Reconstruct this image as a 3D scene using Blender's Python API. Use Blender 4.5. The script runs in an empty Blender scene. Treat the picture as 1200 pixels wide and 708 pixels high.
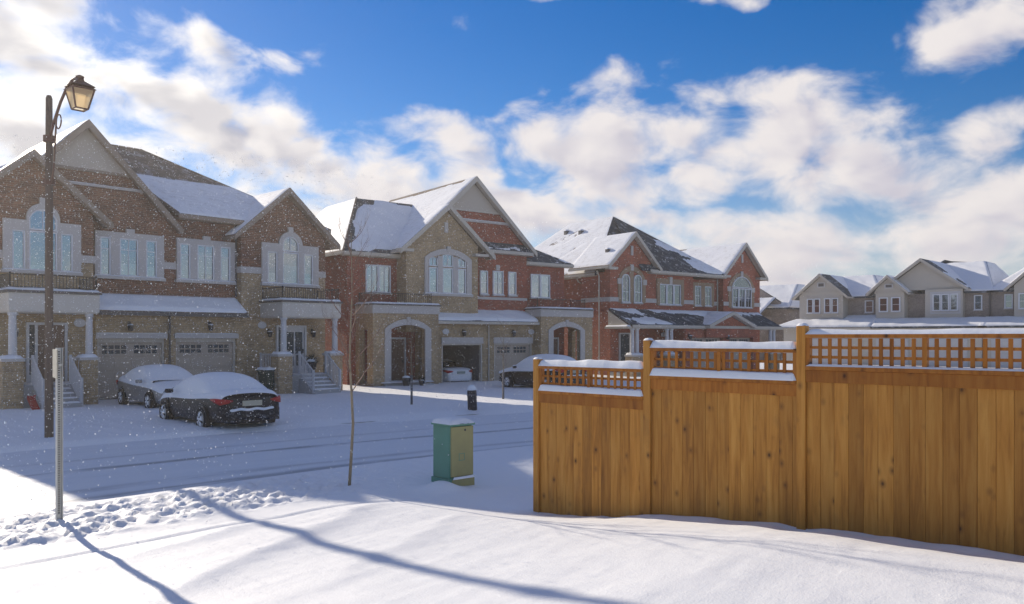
import bpy, bmesh, math, random
import numpy as np
from mathutils import Vector, Matrix
random.seed(7)
R = math.radians
scene = bpy.context.scene
COL = scene.collection

# ------------------------------------------------------------------ camera
EYE = 2.4                                   # metres above the road
YAW = math.atan2(.726, .688)                # view direction, measured from +Y (across the street)
cam_d = bpy.data.cameras.new('camera')
cam = bpy.data.objects.new('camera', cam_d); COL.objects.link(cam)
cam.location = (0, 0, EYE)
cam.rotation_euler = (R(90), 0, -YAW)
cam_d.sensor_width = 36; cam_d.lens = 28.5
cam_d.shift_y = 41.5/1200
cam_d.clip_end = 3000; cam_d.clip_start = .05
scene.camera = cam
scene.render.resolution_x = 1024; scene.render.resolution_y = 604

# ------------------------------------------------------------------ light and exposure
SUN_AZ, SUN_EL = 7.0, 20.3                  # azimuth from +Y towards +X, elevation
sun_dir = Vector((math.sin(R(SUN_AZ))*math.cos(R(SUN_EL)), math.cos(R(SUN_AZ))*math.cos(R(SUN_EL)), math.sin(R(SUN_EL))))
sd = bpy.data.lights.new('sun', 'SUN'); sd.energy = 4.2; sd.angle = R(.55); sd.color = (1, .89, .73)
so = bpy.data.objects.new('sun', sd); COL.objects.link(so)
so.rotation_euler = sun_dir.to_track_quat('Z', 'Y').to_euler(); so.location = (5, 20, 40)
vs = scene.view_settings
vs.view_transform = 'Standard'; vs.look = 'None'; vs.exposure = 0.5; vs.gamma = 1.0; vs.use_curve_mapping = False
scene.render.engine = 'CYCLES'
scene.cycles.use_denoising = True
scene.cycles.max_bounces = 6; scene.cycles.diffuse_bounces = 2; scene.cycles.glossy_bounces = 3
scene.cycles.transparent_max_bounces = 12; scene.cycles.volume_bounces = 0
scene.cycles.caustics_reflective = False; scene.cycles.caustics_refractive = False

# ------------------------------------------------------------------ node helper
class NT:
    def __init__(s, tree): s.t = tree; s.n = tree.nodes; s.l = tree.links
    def put(s, sock, v):
        if isinstance(v, bpy.types.NodeSocket): s.l.new(v, sock)
        elif v is not None: sock.default_value = v
    def math(s, op, a, b=None, c=None, clamp=False):
        n = s.n.new('ShaderNodeMath'); n.operation = op; n.use_clamp = clamp
        for i, v in enumerate((a, b, c)): s.put(n.inputs[i], v)
        return n.outputs[0]
    def add(s, a, b): return s.math('ADD', a, b)
    def sub(s, a, b): return s.math('SUBTRACT', a, b)
    def mul(s, a, b): return s.math('MULTIPLY', a, b)
    def mx(s, a, b): return s.math('MAXIMUM', a, b)
    def sstep(s, v, a, b, lo=0., hi=1.):
        n = s.n.new('ShaderNodeMapRange'); n.interpolation_type = 'SMOOTHSTEP'
        for i, x in enumerate((v, a, b, lo, hi)): s.put(n.inputs[i], x)
        return n.outputs[0]
    def xyz(s, x, y, z):
        n = s.n.new('ShaderNodeCombineXYZ')
        for i, v in enumerate((x, y, z)): s.put(n.inputs[i], v)
        return n.outputs[0]
    def sep(s, v):
        n = s.n.new('ShaderNodeSeparateXYZ'); s.put(n.inputs[0], v); return n.outputs
    def noise(s, vec, scale, detail=4, rough=.55, dist=0., col=False):
        n = s.n.new('ShaderNodeTexNoise'); s.put(n.inputs['Vector'], vec)
        n.inputs['Scale'].default_value = scale; n.inputs['Detail'].default_value = detail
        n.inputs['Roughness'].default_value = rough; n.inputs['Distortion'].default_value = dist
        return n.outputs[1 if col else 0]
    def mix(s, f, a, b, mode='MIX'):
        n = s.n.new('ShaderNodeMix'); n.data_type = 'RGBA'; n.blend_type = mode
        s.put(n.inputs[0], f)
        for i, v in ((6, a), (7, b)):
            if isinstance(v, tuple) and len(v) == 3: v = v+(1,)
            s.put(n.inputs[i], v)
        return n.outputs[2]
    def ramp(s, f, stops):
        n = s.n.new('ShaderNodeValToRGB'); s.put(n.inputs[0], f)
        e = n.color_ramp.elements
        while len(e) < len(stops): e.new(.5)
        for k, (p, c) in zip(e, stops): k.position = p; k.color = c+(1,) if len(c) == 3 else c
        return n.outputs[0]
    def bump(s, h, strength, dist):
        n = s.n.new('ShaderNodeBump'); s.put(n.inputs['Height'], h)
        n.inputs['Strength'].default_value = strength; n.inputs['Distance'].default_value = dist
        return n.outputs[0]

# ------------------------------------------------------------------ sky: clear winter sky with broken cumulus
world = bpy.data.worlds.new('World'); scene.world = world; world.use_nodes = True
CLOUDS = [(14.0, 17.6, 8.4, 5.2, 0), (15.5, 11.2, 7.0, 3.4, 0), (26.5, 13.2, 11., 4.6, .22), (35.5, 10.6, 8.0, 3.0, .2), (30., 8.2, 11., 2.8, 0),
          (25.6, 18.6, 6.4, 1.9, .25, .4), (41.5, 12.6, 4.4, 2.5, .1), (54.2, 13.2, 7.2, 4.3, 0), (48.8, 13.8, 3.4, 3.2, -.1), (46., 9., 5., 1.8, .1),
          (67.0, 14.7, 6.4, 2.5, .08), (66.0, 10.9, 8.0, 2.7, .05), (76.0, 18.2, 6.4, 3.4, -.3, .62), (76.8, 12.4, 4.0, 2.2, 0, .62),
          (76.5, 7.6, 8., 4.2, 0), (68., 6.0, 14., 3.2, 0), (52.0, 7.6, 8.5, 2.2, 0),
          (61.5, 22.1, 3.2, .9, 0, .5), (49.0, 22.9, 3.0, .6, 0, .5), (58., 11., 6.0, 2.4, 0), (50., 3., 30., 2.6, 0)]
def build_sky():
    N = NT(world.node_tree); N.n.clear()
    out = N.n.new('ShaderNodeOutputWorld')
    sky = N.n.new('ShaderNodeTexSky'); sky.sky_type = 'NISHITA'; sky.sun_disc = False
    sky.sun_elevation = R(SUN_EL); sky.sun_rotation = R(SUN_AZ)
    sky.air_density = 1.0; sky.dust_density = .08; sky.ozone_density = 1.6
    g = N.n.new('ShaderNodeTexCoord').outputs['Generated']
    x, y, z = N.sep(g)
    az = N.mul(N.math('ARCTAN2', x, y), 57.29578)          # degrees from +Y
    el = N.mul(N.math('ARCSINE', z), 57.29578)
    flat = N.xyz(N.mul(az, .1), N.mul(el, .16), 0.)         # cloud coordinates, one unit = ten degrees
    wn = N.n.new('ShaderNodeTexNoise'); N.put(wn.inputs['Vector'], flat); wn.inputs['Scale'].default_value = 1.7; wn.inputs['Detail'].default_value = 3
    wa, we, _ = N.sep(wn.outputs[1])
    a0, e0 = az, el
    az = N.math('MULTIPLY_ADD', wa, 7., N.sub(az, 3.5)); el = N.math('MULTIPLY_ADD', we, 3.6, N.sub(el, 1.8))
    def bodies(sa, se, lst=CLOUDS):            # clouds seen in the photograph: azimuth, elevation, half-width, half-height, tilt
        m = None
        for (ca, ce, ra, re, tl, *thin) in lst:
            u = N.math('MULTIPLY_ADD', az, 1/ra, (sa-ca)/ra); v = N.math('MULTIPLY_ADD', el, 1/re, (se-ce)/re)
            if tl: v = N.math('MULTIPLY_ADD', u, tl*ra/re, v)
            k = N.math('MULTIPLY_ADD', u, u, N.mul(v, v))
            if thin: k = N.add(k, thin[0])
            m = k if m is None else N.math('SMOOTH_MIN', m, k, .25)
        return N.mx(N.sub(1., m), -1.2)
    m = bodies(0, 0); m1 = bodies(-1.6, 1.5, CLOUDS[:17])
    grad = N.sub(m, m1)
    az, el = a0, e0
    # elsewhere the same broken cloud goes on all round
    broad = N.math('MULTIPLY_ADD', N.noise(flat, .55, 1, .5), 6., -3.4)
    inside = N.mul(N.sstep(az, 2., 12.), N.sstep(az, 86., 96., 1., 0.))
    inside = N.mul(inside, N.sstep(el, 24., 32., 1., 0.))
    m = N.math('MULTIPLY_ADD', N.sub(m, broad), inside, broad)
    f2 = N.math('MULTIPLY_ADD', N.noise(flat, 1.1, 1, .5), 1.6, -3.0)
    def billow(da, de, det):
        p = N.n.new('ShaderNodeVectorMath'); p.operation = 'ADD'; N.put(p.inputs[0], flat); p.inputs[1].default_value = (da*.1, de*.16, 0)
        return N.noise(p.outputs[0], 2.2, det, .56, .3)
    f0 = billow(0, 0, 7); f1 = billow(-1.6, 1.1, 2)
    d0 = N.math('MULTIPLY_ADD', f0, 4.4, N.add(m, f2))
    tilt = N.math('MULTIPLY_ADD', N.sub(f0, f1), 2.6, N.mul(N.mul(grad, inside), .9))                         # brighter on the side towards the sun
    cover = N.sstep(d0, -.45, 1.15)
    body = N.sstep(N.add(N.mul(d0, .4), N.mul(N.math('MULTIPLY_ADD', f1, 4.4, N.add(m, f2)), .6)), .2, 1.5)
    lit = N.sstep(tilt, -.9, 1.1)
    vm = N.n.new('ShaderNodeVectorMath'); vm.operation = 'DOT_PRODUCT'
    N.put(vm.inputs[0], g); vm.inputs[1].default_value = tuple(sun_dir)
    cosang = N.mx(vm.outputs['Value'], 0.)
    glow = N.math('POWER', cosang, 14.)
    glow2 = N.math('POWER', cosang, 90.)
    core = N.mix(N.math('POWER', cosang, 6.), (.43, .41, .47), (.32, .315, .345))
    edge = N.mix(glow, (.64, .60, .585), (1.0, .96, .88))
    shade = N.math('MULTIPLY', body, N.mx(N.math('SUBTRACT', 1.15, N.mul(lit, 1.15)), N.math('POWER', cosang, 7.)), clamp=True)
    ccol = N.mix(shade, edge, core)
    gl = N.mix(glow2, (0, 0, 0), (.35, .33, .3))
    ccol = N.mix(1., ccol, gl, 'ADD')
    # the blue between them
    hs = N.n.new('ShaderNodeHueSaturation'); hs.inputs['Hue'].default_value = .506; N.put(hs.inputs['Saturation'], N.sstep(el, 1., 13., .75, 1.58)); hs.inputs['Value'].default_value = 1.0
    N.l.new(sky.outputs[0], hs.inputs['Color'])
    b1 = N.n.new('ShaderNodeBackground'); N.put(b1.inputs[0], N.mix(1., hs.outputs[0], (.86, .93, 1.14), 'MULTIPLY')); b1.inputs[1].default_value = .067
    b2 = N.n.new('ShaderNodeBackground'); N.l.new(ccol, b2.inputs[0]); b2.inputs[1].default_value = 1.0
    ms = N.n.new('ShaderNodeMixShader')
    cover = N.mul(cover, N.sstep(el, -1., 1.5))
    N.l.new(N.mul(cover, .96), ms.inputs[0]); N.l.new(b1.outputs[0], ms.inputs[1]); N.l.new(b2.outputs[0], ms.inputs[2])
    N.l.new(ms.outputs[0], out.inputs[0])
build_sky()
world.cycles.sampling_method = 'MANUAL'; world.cycles.sample_map_resolution = 512
# ------------------------------------------------------------------ value noise for shapes
def vnoise(x, y, seed=0):
    x = np.asarray(x, float); y = np.asarray(y, float)
    xi = np.floor(x).astype(np.int64); yi = np.floor(y).astype(np.int64)
    fx = x-xi; fy = y-yi
    fx = fx*fx*fx*(fx*(fx*6-15)+10); fy = fy*fy*fy*(fy*(fy*6-15)+10)
    def h(a, b):
        n = (a*374761393 + b*668265263 + seed*1274126177) & 0xffffffff
        n = ((n ^ (n >> 13))*1274126177) & 0xffffffff
        return ((n ^ (n >> 16)) & 0xffff)/65535.
    return (h(xi, yi)*(1-fx)+h(xi+1, yi)*fx)*(1-fy)+(h(xi, yi+1)*(1-fx)+h(xi+1, yi+1)*fx)*fy
def fbm(x, y, oct=4, seed=0, gain=.5):
    s = 0; a = 1; t = 0
    for k in range(oct):
        s = s+a*vnoise(x*2**k+17.3*k, y*2**k-9.1*k, seed+k); t += a; a *= gain
    return s/t*2-1
def sm(x, a, b):
    t = np.clip((np.asarray(x, float)-a)/(b-a), 0, 1); return t*t*(3-2*t)

# ------------------------------------------------------------------ mesh helper
class MB:
    def __init__(s): s.v = []; s.f = []
    def poly(s, pts):
        b = len(s.v); s.v += [tuple(p) for p in pts]; s.f.append(tuple(range(b, b+len(pts)))); return s
    def box(s, x0, x1, y0, y1, z0, z1):
        b = len(s.v)
        s.v += [(x0,y0,z0),(x1,y0,z0),(x1,y1,z0),(x0,y1,z0),(x0,y0,z1),(x1,y0,z1),(x1,y1,z1),(x0,y1,z1)]
        s.f += [(b,b+3,b+2,b+1),(b+4,b+5,b+6,b+7),(b,b+1,b+5,b+4),(b+1,b+2,b+6,b+5),(b+2,b+3,b+7,b+6),(b+3,b,b+4,b+7)]
        return s
    def prism(s, poly, a, c, axis='y'):
        # polygon in (x,z) along y, (y,z) along x, or (x,y) along z
        n = len(poly); b = len(s.v)
        def P(p, t):
            return (p[0], t, p[1]) if axis == 'y' else (t, p[0], p[1]) if axis == 'x' else (p[0], p[1], t)
        s.v += [P(p, a) for p in poly]+[P(p, c) for p in poly]
        s.f += [tuple(range(b, b+n)), tuple(range(b+2*n-1, b+n-1, -1))]
        s.f += [(b+i, b+n+i, b+n+(i+1) % n, b+(i+1) % n) for i in range(n)]
        return s
    def ring(s, o, i, a, c):
        # strip between two outlines (x,z) of equal count, extruded along y
        n = len(o); b = len(s.v)
        for pl, t in ((o, a), (i, a), (o, c), (i, c)): s.v += [(p[0], t, p[1]) for p in pl]
        for k in range(n):
            m = (k+1) % n
            s.f += [(b+k, b+m, b+n+m, b+n+k), (b+k, b+2*n+k, b+2*n+m, b+m), (b+n+k, b+n+m, b+3*n+m, b+3*n+k), (b+2*n+k, b+3*n+k, b+3*n+m, b+2*n+m)]
        return s
    def tube(s, path, rad, n=8, cap=True):
        path = [Vector(p) for p in path]; b0 = len(s.v)
        if not hasattr(rad, '__len__'): rad = [rad]*len(path)
        up = Vector((.123, .31, .94)).normalized()
        for k, p in enumerate(path):
            d = (path[min(k+1, len(path)-1)]-path[max(k-1, 0)]).normalized()
            e1 = d.cross(up)
            if e1.length < .05: e1 = d.cross(Vector((1, 0, 0)))
            e1.normalize(); e2 = d.cross(e1)
            s.v += [tuple(p+rad[k]*(math.cos(2*math.pi*j/n)*e1+math.sin(2*math.pi*j/n)*e2)) for j in range(n)]
        for k in range(len(path)-1):
            b = b0+k*n
            s.f += [(b+j, b+(j+1) % n, b+n+(j+1) % n, b+n+j) for j in range(n)]
        if cap:
            s.f.append(tuple(b0+j for j in range(n-1, -1, -1))); e = b0+(len(path)-1)*n
            s.f.append(tuple(e+j for j in range(n)))
        return s
    def lathe(s, prof, n=16, c=(0, 0, 0), axis='z'):
        b0 = len(s.v)
        for r, h in prof:
            for j in range(n):
                a = 2*math.pi*j/n; p = (r*math.cos(a), r*math.sin(a), h)
                if axis == 'x': p = (p[2], p[0], p[1])
                s.v.append((c[0]+p[0], c[1]+p[1], c[2]+p[2]))
        for k in range(len(prof)-1):
            b = b0+k*n
            s.f += [(b+j, b+(j+1) % n, b+n+(j+1) % n, b+n+j) for j in range(n)]
        s.f.append(tuple(b0+j for j in range(n-1, -1, -1))); e = b0+(len(prof)-1)*n
        s.f.append(tuple(e+j for j in range(n)))
        return s
    def grid(s, P):
        # P[i][j] -> point
        b = len(s.v); n = len(P); m = len(P[0])
        for r in P: s.v += [tuple(p) for p in r]
        for i in range(n-1):
            s.f += [(b+i*m+j, b+(i+1)*m+j, b+(i+1)*m+j+1, b+i*m+j+1) for j in range(m-1)]
        return s
    def build(s, name, mat=None, parent=None, smooth=False, bevel=0, sub=0, kind=None, fixn=True):
        me = bpy.data.meshes.new(name); me.from_pydata(s.v, [], s.f)
        if fixn:
            bm = bmesh.new(); bm.from_mesh(me); bmesh.ops.recalc_face_normals(bm, faces=bm.faces); bm.to_mesh(me); bm.free()
        if mat: me.materials.append(mat)
        if smooth: me.shade_smooth()
        o = bpy.data.objects.new(name, me); COL.objects.link(o)
        if parent: o.parent = parent
        if kind: o['kind'] = kind
        if bevel:
            md = o.modifiers.new('bevel', 'BEVEL'); md.width = bevel; md.segments = 2; md.limit_method = 'ANGLE'
        if sub:
            md = o.modifiers.new('sub', 'SUBSURF'); md.levels = sub; md.render_levels = sub
        return o
def thing(name, label, cat, loc=(0, 0, 0), rz=0, group=None):
    o = bpy.data.objects.new(name, None); COL.objects.link(o); o.empty_display_size = .2
    o.location = loc; o.rotation_euler = (0, 0, rz); o['label'] = label; o['category'] = cat
    if group: o['group'] = group
    return o
def tag(o, label, cat, group=None):
    o['label'] = label; o['category'] = cat
    if group: o['group'] = group
    return o
def inst(src, parent, loc=None, name=None):
    o = bpy.data.objects.new(name or src.name.split('.')[0], src.data); COL.objects.link(o); o.parent = parent
    if loc is not None: o.location = loc
    return o

# ------------------------------------------------------------------ materials
MATS = {}
def material(name, fn):
    if name in MATS: return MATS[name]
    m = bpy.data.materials.new(name); m.use_nodes = True
    N = NT(m.node_tree); bs = N.n['Principled BSDF']
    fn(N, bs); MATS[name] = m
    return m
def objco(N): return N.n.new('ShaderNodeTexCoord').outputs['Object']
def plain(name, col, rough=.6, var=.12, scale=6., metal=0., bump=0., spec=.5):
    def fn(N, bs):
        v = objco(N); n = N.noise(v, scale, 5)
        c = N.mix(n, tuple(k*(1-var) for k in col), tuple(min(1, k*(1+var)) for k in col))
        N.put(bs.inputs['Base Color'], c); bs.inputs['Roughness'].default_value = rough; bs.inputs['Metallic'].default_value = metal
        bs.inputs['Specular IOR Level'].default_value = spec
        if bump: N.put(bs.inputs['Normal'], N.bump(N.noise(v, scale*4, 6), bump, .01))
    return material(name, fn)
def brick(name, c1, c2, mortar=(.42, .38, .35), size=1.):
    def fn(N, bs):
        x, y, z = N.sep(objco(N))
        v = N.xyz(N.add(x, y), z, 0.)
        b = N.n.new('ShaderNodeTexBrick'); N.put(b.inputs['Vector'], v)
        b.inputs['Scale'].default_value = 1; b.inputs['Brick Width'].default_value = .23*size; b.inputs['Row Height'].default_value = .076*size
        b.inputs['Mortar Size'].default_value = .008; b.inputs['Mortar Smooth'].default_value = .3; b.inputs['Bias'].default_value = 0
        b.inputs['Color1'].default_value = c1+(1,); b.inputs['Color2'].default_value = c2+(1,); b.inputs['Mortar'].default_value = mortar+(1,)
        n = N.noise(v, 1.1, 5, .6); n2 = N.noise(v, 9., 3)
        c = N.mix(1., b.outputs[0], N.ramp(N.add(N.mul(n, .5), N.mul(n2, .5)), [(.3, (.55, .55, .57)), (.7, (1.32, 1.25, 1.18))]), 'MULTIPLY')
        # frost caught on the courses
        c = N.mix(N.mul(N.sstep(N.noise(v, 26., 2), .64, .74), .25), c, (.7, .72, .76))
        N.put(bs.inputs['Base Color'], c); bs.inputs['Roughness'].default_value = .9
        N.put(bs.inputs['Normal'], N.bump(N.math('SUBTRACT', 1., b.outputs[1]), .5, .01))
    return material(name, fn)
def snow_fn(base=(.88, .89, .905), lump=.0, scale=3.):
    def fn(N, bs):
        v = objco(N)
        n = N.noise(v, 1.2, 3); 
        c = N.mix(n, tuple(k*.96 for k in base), base)
        N.put(bs.inputs['Base Color'], c); bs.inputs['Roughness'].default_value = .55
        bs.inputs['Specular IOR Level'].default_value = .25
        h = N.add(N.mul(N.noise(v, scale*4, 6, .6), .7), N.mul(N.noise(v, 45., 4, .7), .35))
        N.put(bs.inputs['Normal'], N.bump(h, .35, .02))
    return fn
SNOW = material('snow', snow_fn())
def roof_snow_fn(N, bs):
    # thin snow: the shingle courses below show through as faint steps
    v = objco(N); x, y, z = N.sep(v)
    b = N.n.new('ShaderNodeTexBrick'); N.put(b.inputs['Vector'], N.xyz(N.add(x, N.mul(y, .37)), N.mul(z, 1.3), 0.))
    b.inputs['Scale'].default_value = 1; b.inputs['Brick Width'].default_value = .45; b.inputs['Row Height'].default_value = .2
    b.inputs['Mortar Size'].default_value = .012; b.inputs['Mortar Smooth'].default_value = 1.
    w = N.sstep(N.noise(v, .9, 4), .42, .62)
    c = N.mix(N.mul(N.mul(b.outputs[1], w), .6), (.87, .88, .90), (.34, .32, .31))
    c = N.mix(N.mul(N.sstep(N.noise(v, 3., 6, .7), .50, .72), .38), c, (.42, .39, .37))
    N.put(bs.inputs['Base Color'], c); bs.inputs['Roughness'].default_value = .6; bs.inputs['Specular IOR Level'].default_value = .2
    N.put(bs.inputs['Normal'], N.bump(N.sub(N.mul(N.noise(v, 12., 6, .6), .5), N.mul(N.mul(b.outputs[1], w), .8)), .5, .02))
SNOW_R = material('thin_roof_snow', roof_snow_fn)
def shingle_fn(col):
    def fn(N, bs):
        x, y, z = N.sep(objco(N))
        v = N.xyz(N.add(x, N.mul(y, .37)), N.mul(z, 1.3), 0.)
        b = N.n.new('ShaderNodeTexBrick'); N.put(b.inputs['Vector'], v)
        b.inputs['Scale'].default_value = 1; b.inputs['Brick Width'].default_value = .3; b.inputs['Row Height'].default_value = .13
        b.inputs['Mortar Size'].default_value = .008; b.inputs['Color1'].default_value = tuple(k*.8 for k in col)+(1,)
        b.inputs['Color2'].default_value = tuple(k*1.25 for k in col)+(1,); b.inputs['Mortar'].default_value = tuple(k*.4 for k in col)+(1,)
        # dusting of snow held along the courses
        d = N.mul(N.sstep(N.noise(v, 2.2, 6, .65), .5, .66), .3)
        N.put(bs.inputs['Base Color'], N.mix(d, b.outputs[0], (.75, .78, .83))); bs.inputs['Roughness'].default_value = .95
        N.put(bs.inputs['Normal'], N.bump(N.math('SUBTRACT', 1., b.outputs[1]), .6, .02))
    return fn
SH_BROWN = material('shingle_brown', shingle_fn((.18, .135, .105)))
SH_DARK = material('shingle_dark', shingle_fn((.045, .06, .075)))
B_BROWN = brick('brick_brown', (.27, .125, .072), (.17, .082, .05), (.28, .21, .165))
B_BUFF = brick('brick_buff', (.46, .335, .19), (.36, .26, .15), (.44, .37, .28))
B_RED = brick('brick_red', (.38, .075, .038), (.26, .05, .03), (.33, .21, .16))
B_ORANGE = brick('brick_orange', (.45, .105, .05), (.33, .075, .04), (.38, .24, .18))
B_GREY = brick('brick_grey', (.36, .30, .26), (.29, .24, .21), (.42, .38, .34))
STONE = plain('cast_stone', (.50, .465, .435), .8, .08, 3., bump=.15)
STUCCO = plain('stucco', (.50, .44, .37), .9, .06, 8., bump=.2)
TRIM = plain('cream_trim', (.50, .45, .38), .55, .05)
TRIM_DK = plain('taupe_trim', (.27, .21, .165), .6, .08)
PANEL = plain('cream_panel', (.58, .53, .46), .6, .05)
WHITE = plain('white_paint', (.56, .545, .54), .45, .03)
VINYL = plain('window_vinyl', (.72, .73, .75), .4, .03)
IRON = plain('black_iron', (.022, .022, .025), .45, .2)
GDOOR = plain('garage_door_taupe', (.42, .345, .275), .55, .05)
DARK = plain('dark_interior', (.025, .025, .03), .8, .2)
GUT = plain('gutter_dark', (.10, .09, .085), .5, .1)
SIDING = plain('siding_taupe', (.52, .47, .40), .7, .05)
BLIND = plain('window_blind', (.56, .54, .49), .8, .1, 2.)
ROOM = plain('window_dark_room', (.035, .05, .06), .6, .3, 2.)
def glass_fn(N, bs):
    out = N.n['Material Output']
    gl = N.n.new('ShaderNodeBsdfGlossy'); gl.inputs['Roughness'].default_value = .03; gl.inputs['Color'].default_value = (.85, .93, 1, 1)
    N.put(gl.inputs['Normal'], N.bump(N.noise(objco(N), 1.6, 2), .08, .05))
    tr = N.n.new('ShaderNodeBsdfTransparent'); tr.inputs[0].default_value = (.78, .85, .88, 1)
    fr = N.n.new('ShaderNodeFresnel'); fr.inputs[0].default_value = 1.5
    ms = N.n.new('ShaderNodeMixShader')
    N.put(ms.inputs[0], N.math('MULTIPLY_ADD', fr.outputs[0], 1.6, .16, clamp=True))
    N.l.new(tr.outputs[0], ms.inputs[1]); N.l.new(gl.outputs[0], ms.inputs[2]); N.l.new(ms.outputs[0], out.inputs[0])
GLASS = material('window_glass', glass_fn)

# ------------------------------------------------------------------ building-block parts
def outline(x0, x1, z0, z1, rise=0., n=10):
    p = [(x0, z0), (x1, z0), (x1, z1)]
    if rise > 0:
        c = (x0+x1)/2; h = (x1-x0)/2
        rad = (h*h+rise*rise)/(2*rise); a0 = math.asin(min(1, h/rad))
        if rise > h: a0 = math.pi-a0
        for k in range(1, n): 
            a = a0-2*a0*k/n
            p.append((c+rad*math.sin(a), z1+rise-rad+rad*math.cos(a)))
    p.append((x0, z1))
    return p
SN = [0]
def slope(parent, quad, mat, th=.14, snow=None, name='roof_slope'):
    """roof plane (eave-left, eave-right, ridge-right, ridge-left); snow = dict(h, bias, amp, sc, f(u,v))"""
    m = MB(); q = [Vector(p) for p in quad]
    pts = q if (q[2]-q[3]).length > .01 else q[:3]
    lo = [p-Vector((0, 0, th)) for p in pts]
    m.poly(pts); m.poly(lo[::-1])
    for i in range(len(pts)):
        j = (i+1) % len(pts); m.poly([pts[i], pts[j], lo[j], lo[i]])
    o = m.build(name, mat, parent)
    if snow is not None: roof_snow(o, q, **snow)
    return o
def roof_snow(parent, q, h=.07, bias=1., amp=0., sc=.5, f=None, name='snow', rim=.02):
    SN[0] += 1
    nrm = (q[1]-q[0]).cross(q[3]-q[0]).normalized()
    if nrm.z < 0: nrm = -nrm
    L = max((q[1]-q[0]).length, (q[2]-q[3]).length); W = max((q[3]-q[0]).length, (q[2]-q[1]).length)
    n = int(min(90, max(8, L/.14))); k = int(min(70, max(6, W/.14)))
    U, V = np.meshgrid(np.linspace(0, 1, n), np.linspace(0, 1, k))
    Q = [np.array(p) for p in q]
    P = (Q[0][None, None]*((1-U)*(1-V))[..., None]+Q[1][None, None]*(U*(1-V))[..., None]
         + Q[2][None, None]*(U*V)[..., None]+Q[3][None, None]*((1-U)*V)[..., None])
    a = P[..., 0]+P[..., 1]*.8; b = P[..., 2]*1.2+P[..., 1]*.35
    msk = bias+amp*fbm(a*sc+SN[0]*7.7, b*sc+3.1*SN[0], 5, SN[0])
    if f is not None: msk = msk+f(U, V)
    de = V*W; msk = msk-1.3*(1-sm(de, .03, .05+.22*np.clip(fbm(a*1.6+SN[0], b*0+SN[0], 3, 77)+.1, 0, 1)))
    hh = h*sm(msk, 0, .35)*(.75+.35*fbm(a*1.3, b*1.3, 3, 5+SN[0]))
    hh = np.where(msk > 0, hh+.008, -.05)
    edge = np.minimum(np.minimum(U*L, (1-U)*L), np.minimum(V*W, (1-V)*W))
    hh = np.where(edge < .01, np.minimum(hh, rim), hh)
    P = P+np.array(nrm)[None, None]*hh[..., None]
    m = MB(); m.grid(P.tolist())
    # skirt down to the roof along the rim
    return m.build(name, SNOW_R if h < .095 else SNOW, parent, smooth=True, fixn=False)
def pad(parent, x0, x1, y0, y1, z, h=.1, name='snow', r=.06, seed=0, res=.09):
    """pillow of snow on a flat top, rounded at its edges"""
    n = max(5, int((x1-x0)/res)); k = max(5, int((y1-y0)/res))
    n = min(n, 60); k = min(k, 60)
    U, V = np.meshgrid(np.linspace(0, 1, n), np.linspace(0, 1, k))
    X = x0+(x1-x0)*U; Y = y0+(y1-y0)*V
    e = np.minimum(np.minimum(X-x0, x1-X), np.minimum(Y-y0, y1-Y))
    if r > .045: e = e-r*.35*np.clip(fbm(X*3.1+seed, Y*3.1, 3, seed+50)+.15, 0, 1)
    hh = h*np.sqrt(np.clip(1-(1-np.clip(e/r, 0, 1))**2, 0, 1))
    hh = hh*(.9+.22*fbm(X*2.3+seed*3.3, Y*2.3+seed, 3, seed))
    m = MB(); m.grid(np.stack([X, Y, z-.004+hh], -1).tolist())
    return m.build(name, SNOW, parent, smooth=True, fixn=False)
def strip(parent, name, p, q, w, d, mat):
    """board between p and q (x,z) at front y: w down, from y=d[0] to d[1]"""
    m = MB(); m.prism([(p[0], p[1]), (q[0], q[1]), (q[0], q[1]-w), (p[0], p[1]-w)], d[0], d[1]); return m.build(name, mat, parent)
def gable(parent, xc, half, ze, zp, yf, yb, mat, trim, snowL, snowR, w=.24, th=.14):
    L = slope(parent, [(xc-half, yb, ze), (xc-half, yf, ze), (xc, yf, zp), (xc, yb, zp)], mat, th, snowL)
    Rr = slope(parent, [(xc+half, yf, ze), (xc+half, yb, ze), (xc, yb, zp), (xc, yf, zp)], mat, th, snowR)
    for s, o in ((-1, L), (1, Rr)):
        m = MB(); e = xc+s*half
        m.prism([(xc, zp+.015), (e, ze+.015), (e, ze-w), (xc, zp-w*1.1)], yf-.05, yf+.012); m.build('bargeboard', trim, o)
        m = MB(); g = .045
        m.box(min(e, e+s*.07), max(e, e+s*.07), yf+.02, yb, ze-.17, ze-.03); m.build('gutter', trim, o)
        m = MB()                                            # soffit behind the bargeboard, back to the wall
        m.prism([(xc, zp-.16), (e, ze-.15), (e, ze-.19), (xc, zp-.21)], yf+.02, yf+.36); m.build('soffit', trim, o)
    return L, Rr
def gable_wall(parent, x0, x1, z0, xc, half, ze, zp, y0, y1, mat, name='gable_wall', zlo=None):
    k = (zp-ze)/half; d = .2
    def top(x): return zp-k*abs(x-xc)-d
    m = MB()
    if zlo is None:
        m.prism([(x0, z0), (x1, z0), (x1, top(x1)), (xc, zp-d), (x0, top(x0))], y0, y1)
    else:
        r = (zp-d-zlo)/k
        m.prism([(xc-r, zlo), (xc+r, zlo), (xc, zp-d)], y0, y1)
    return m.build(name, mat, parent)
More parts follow.
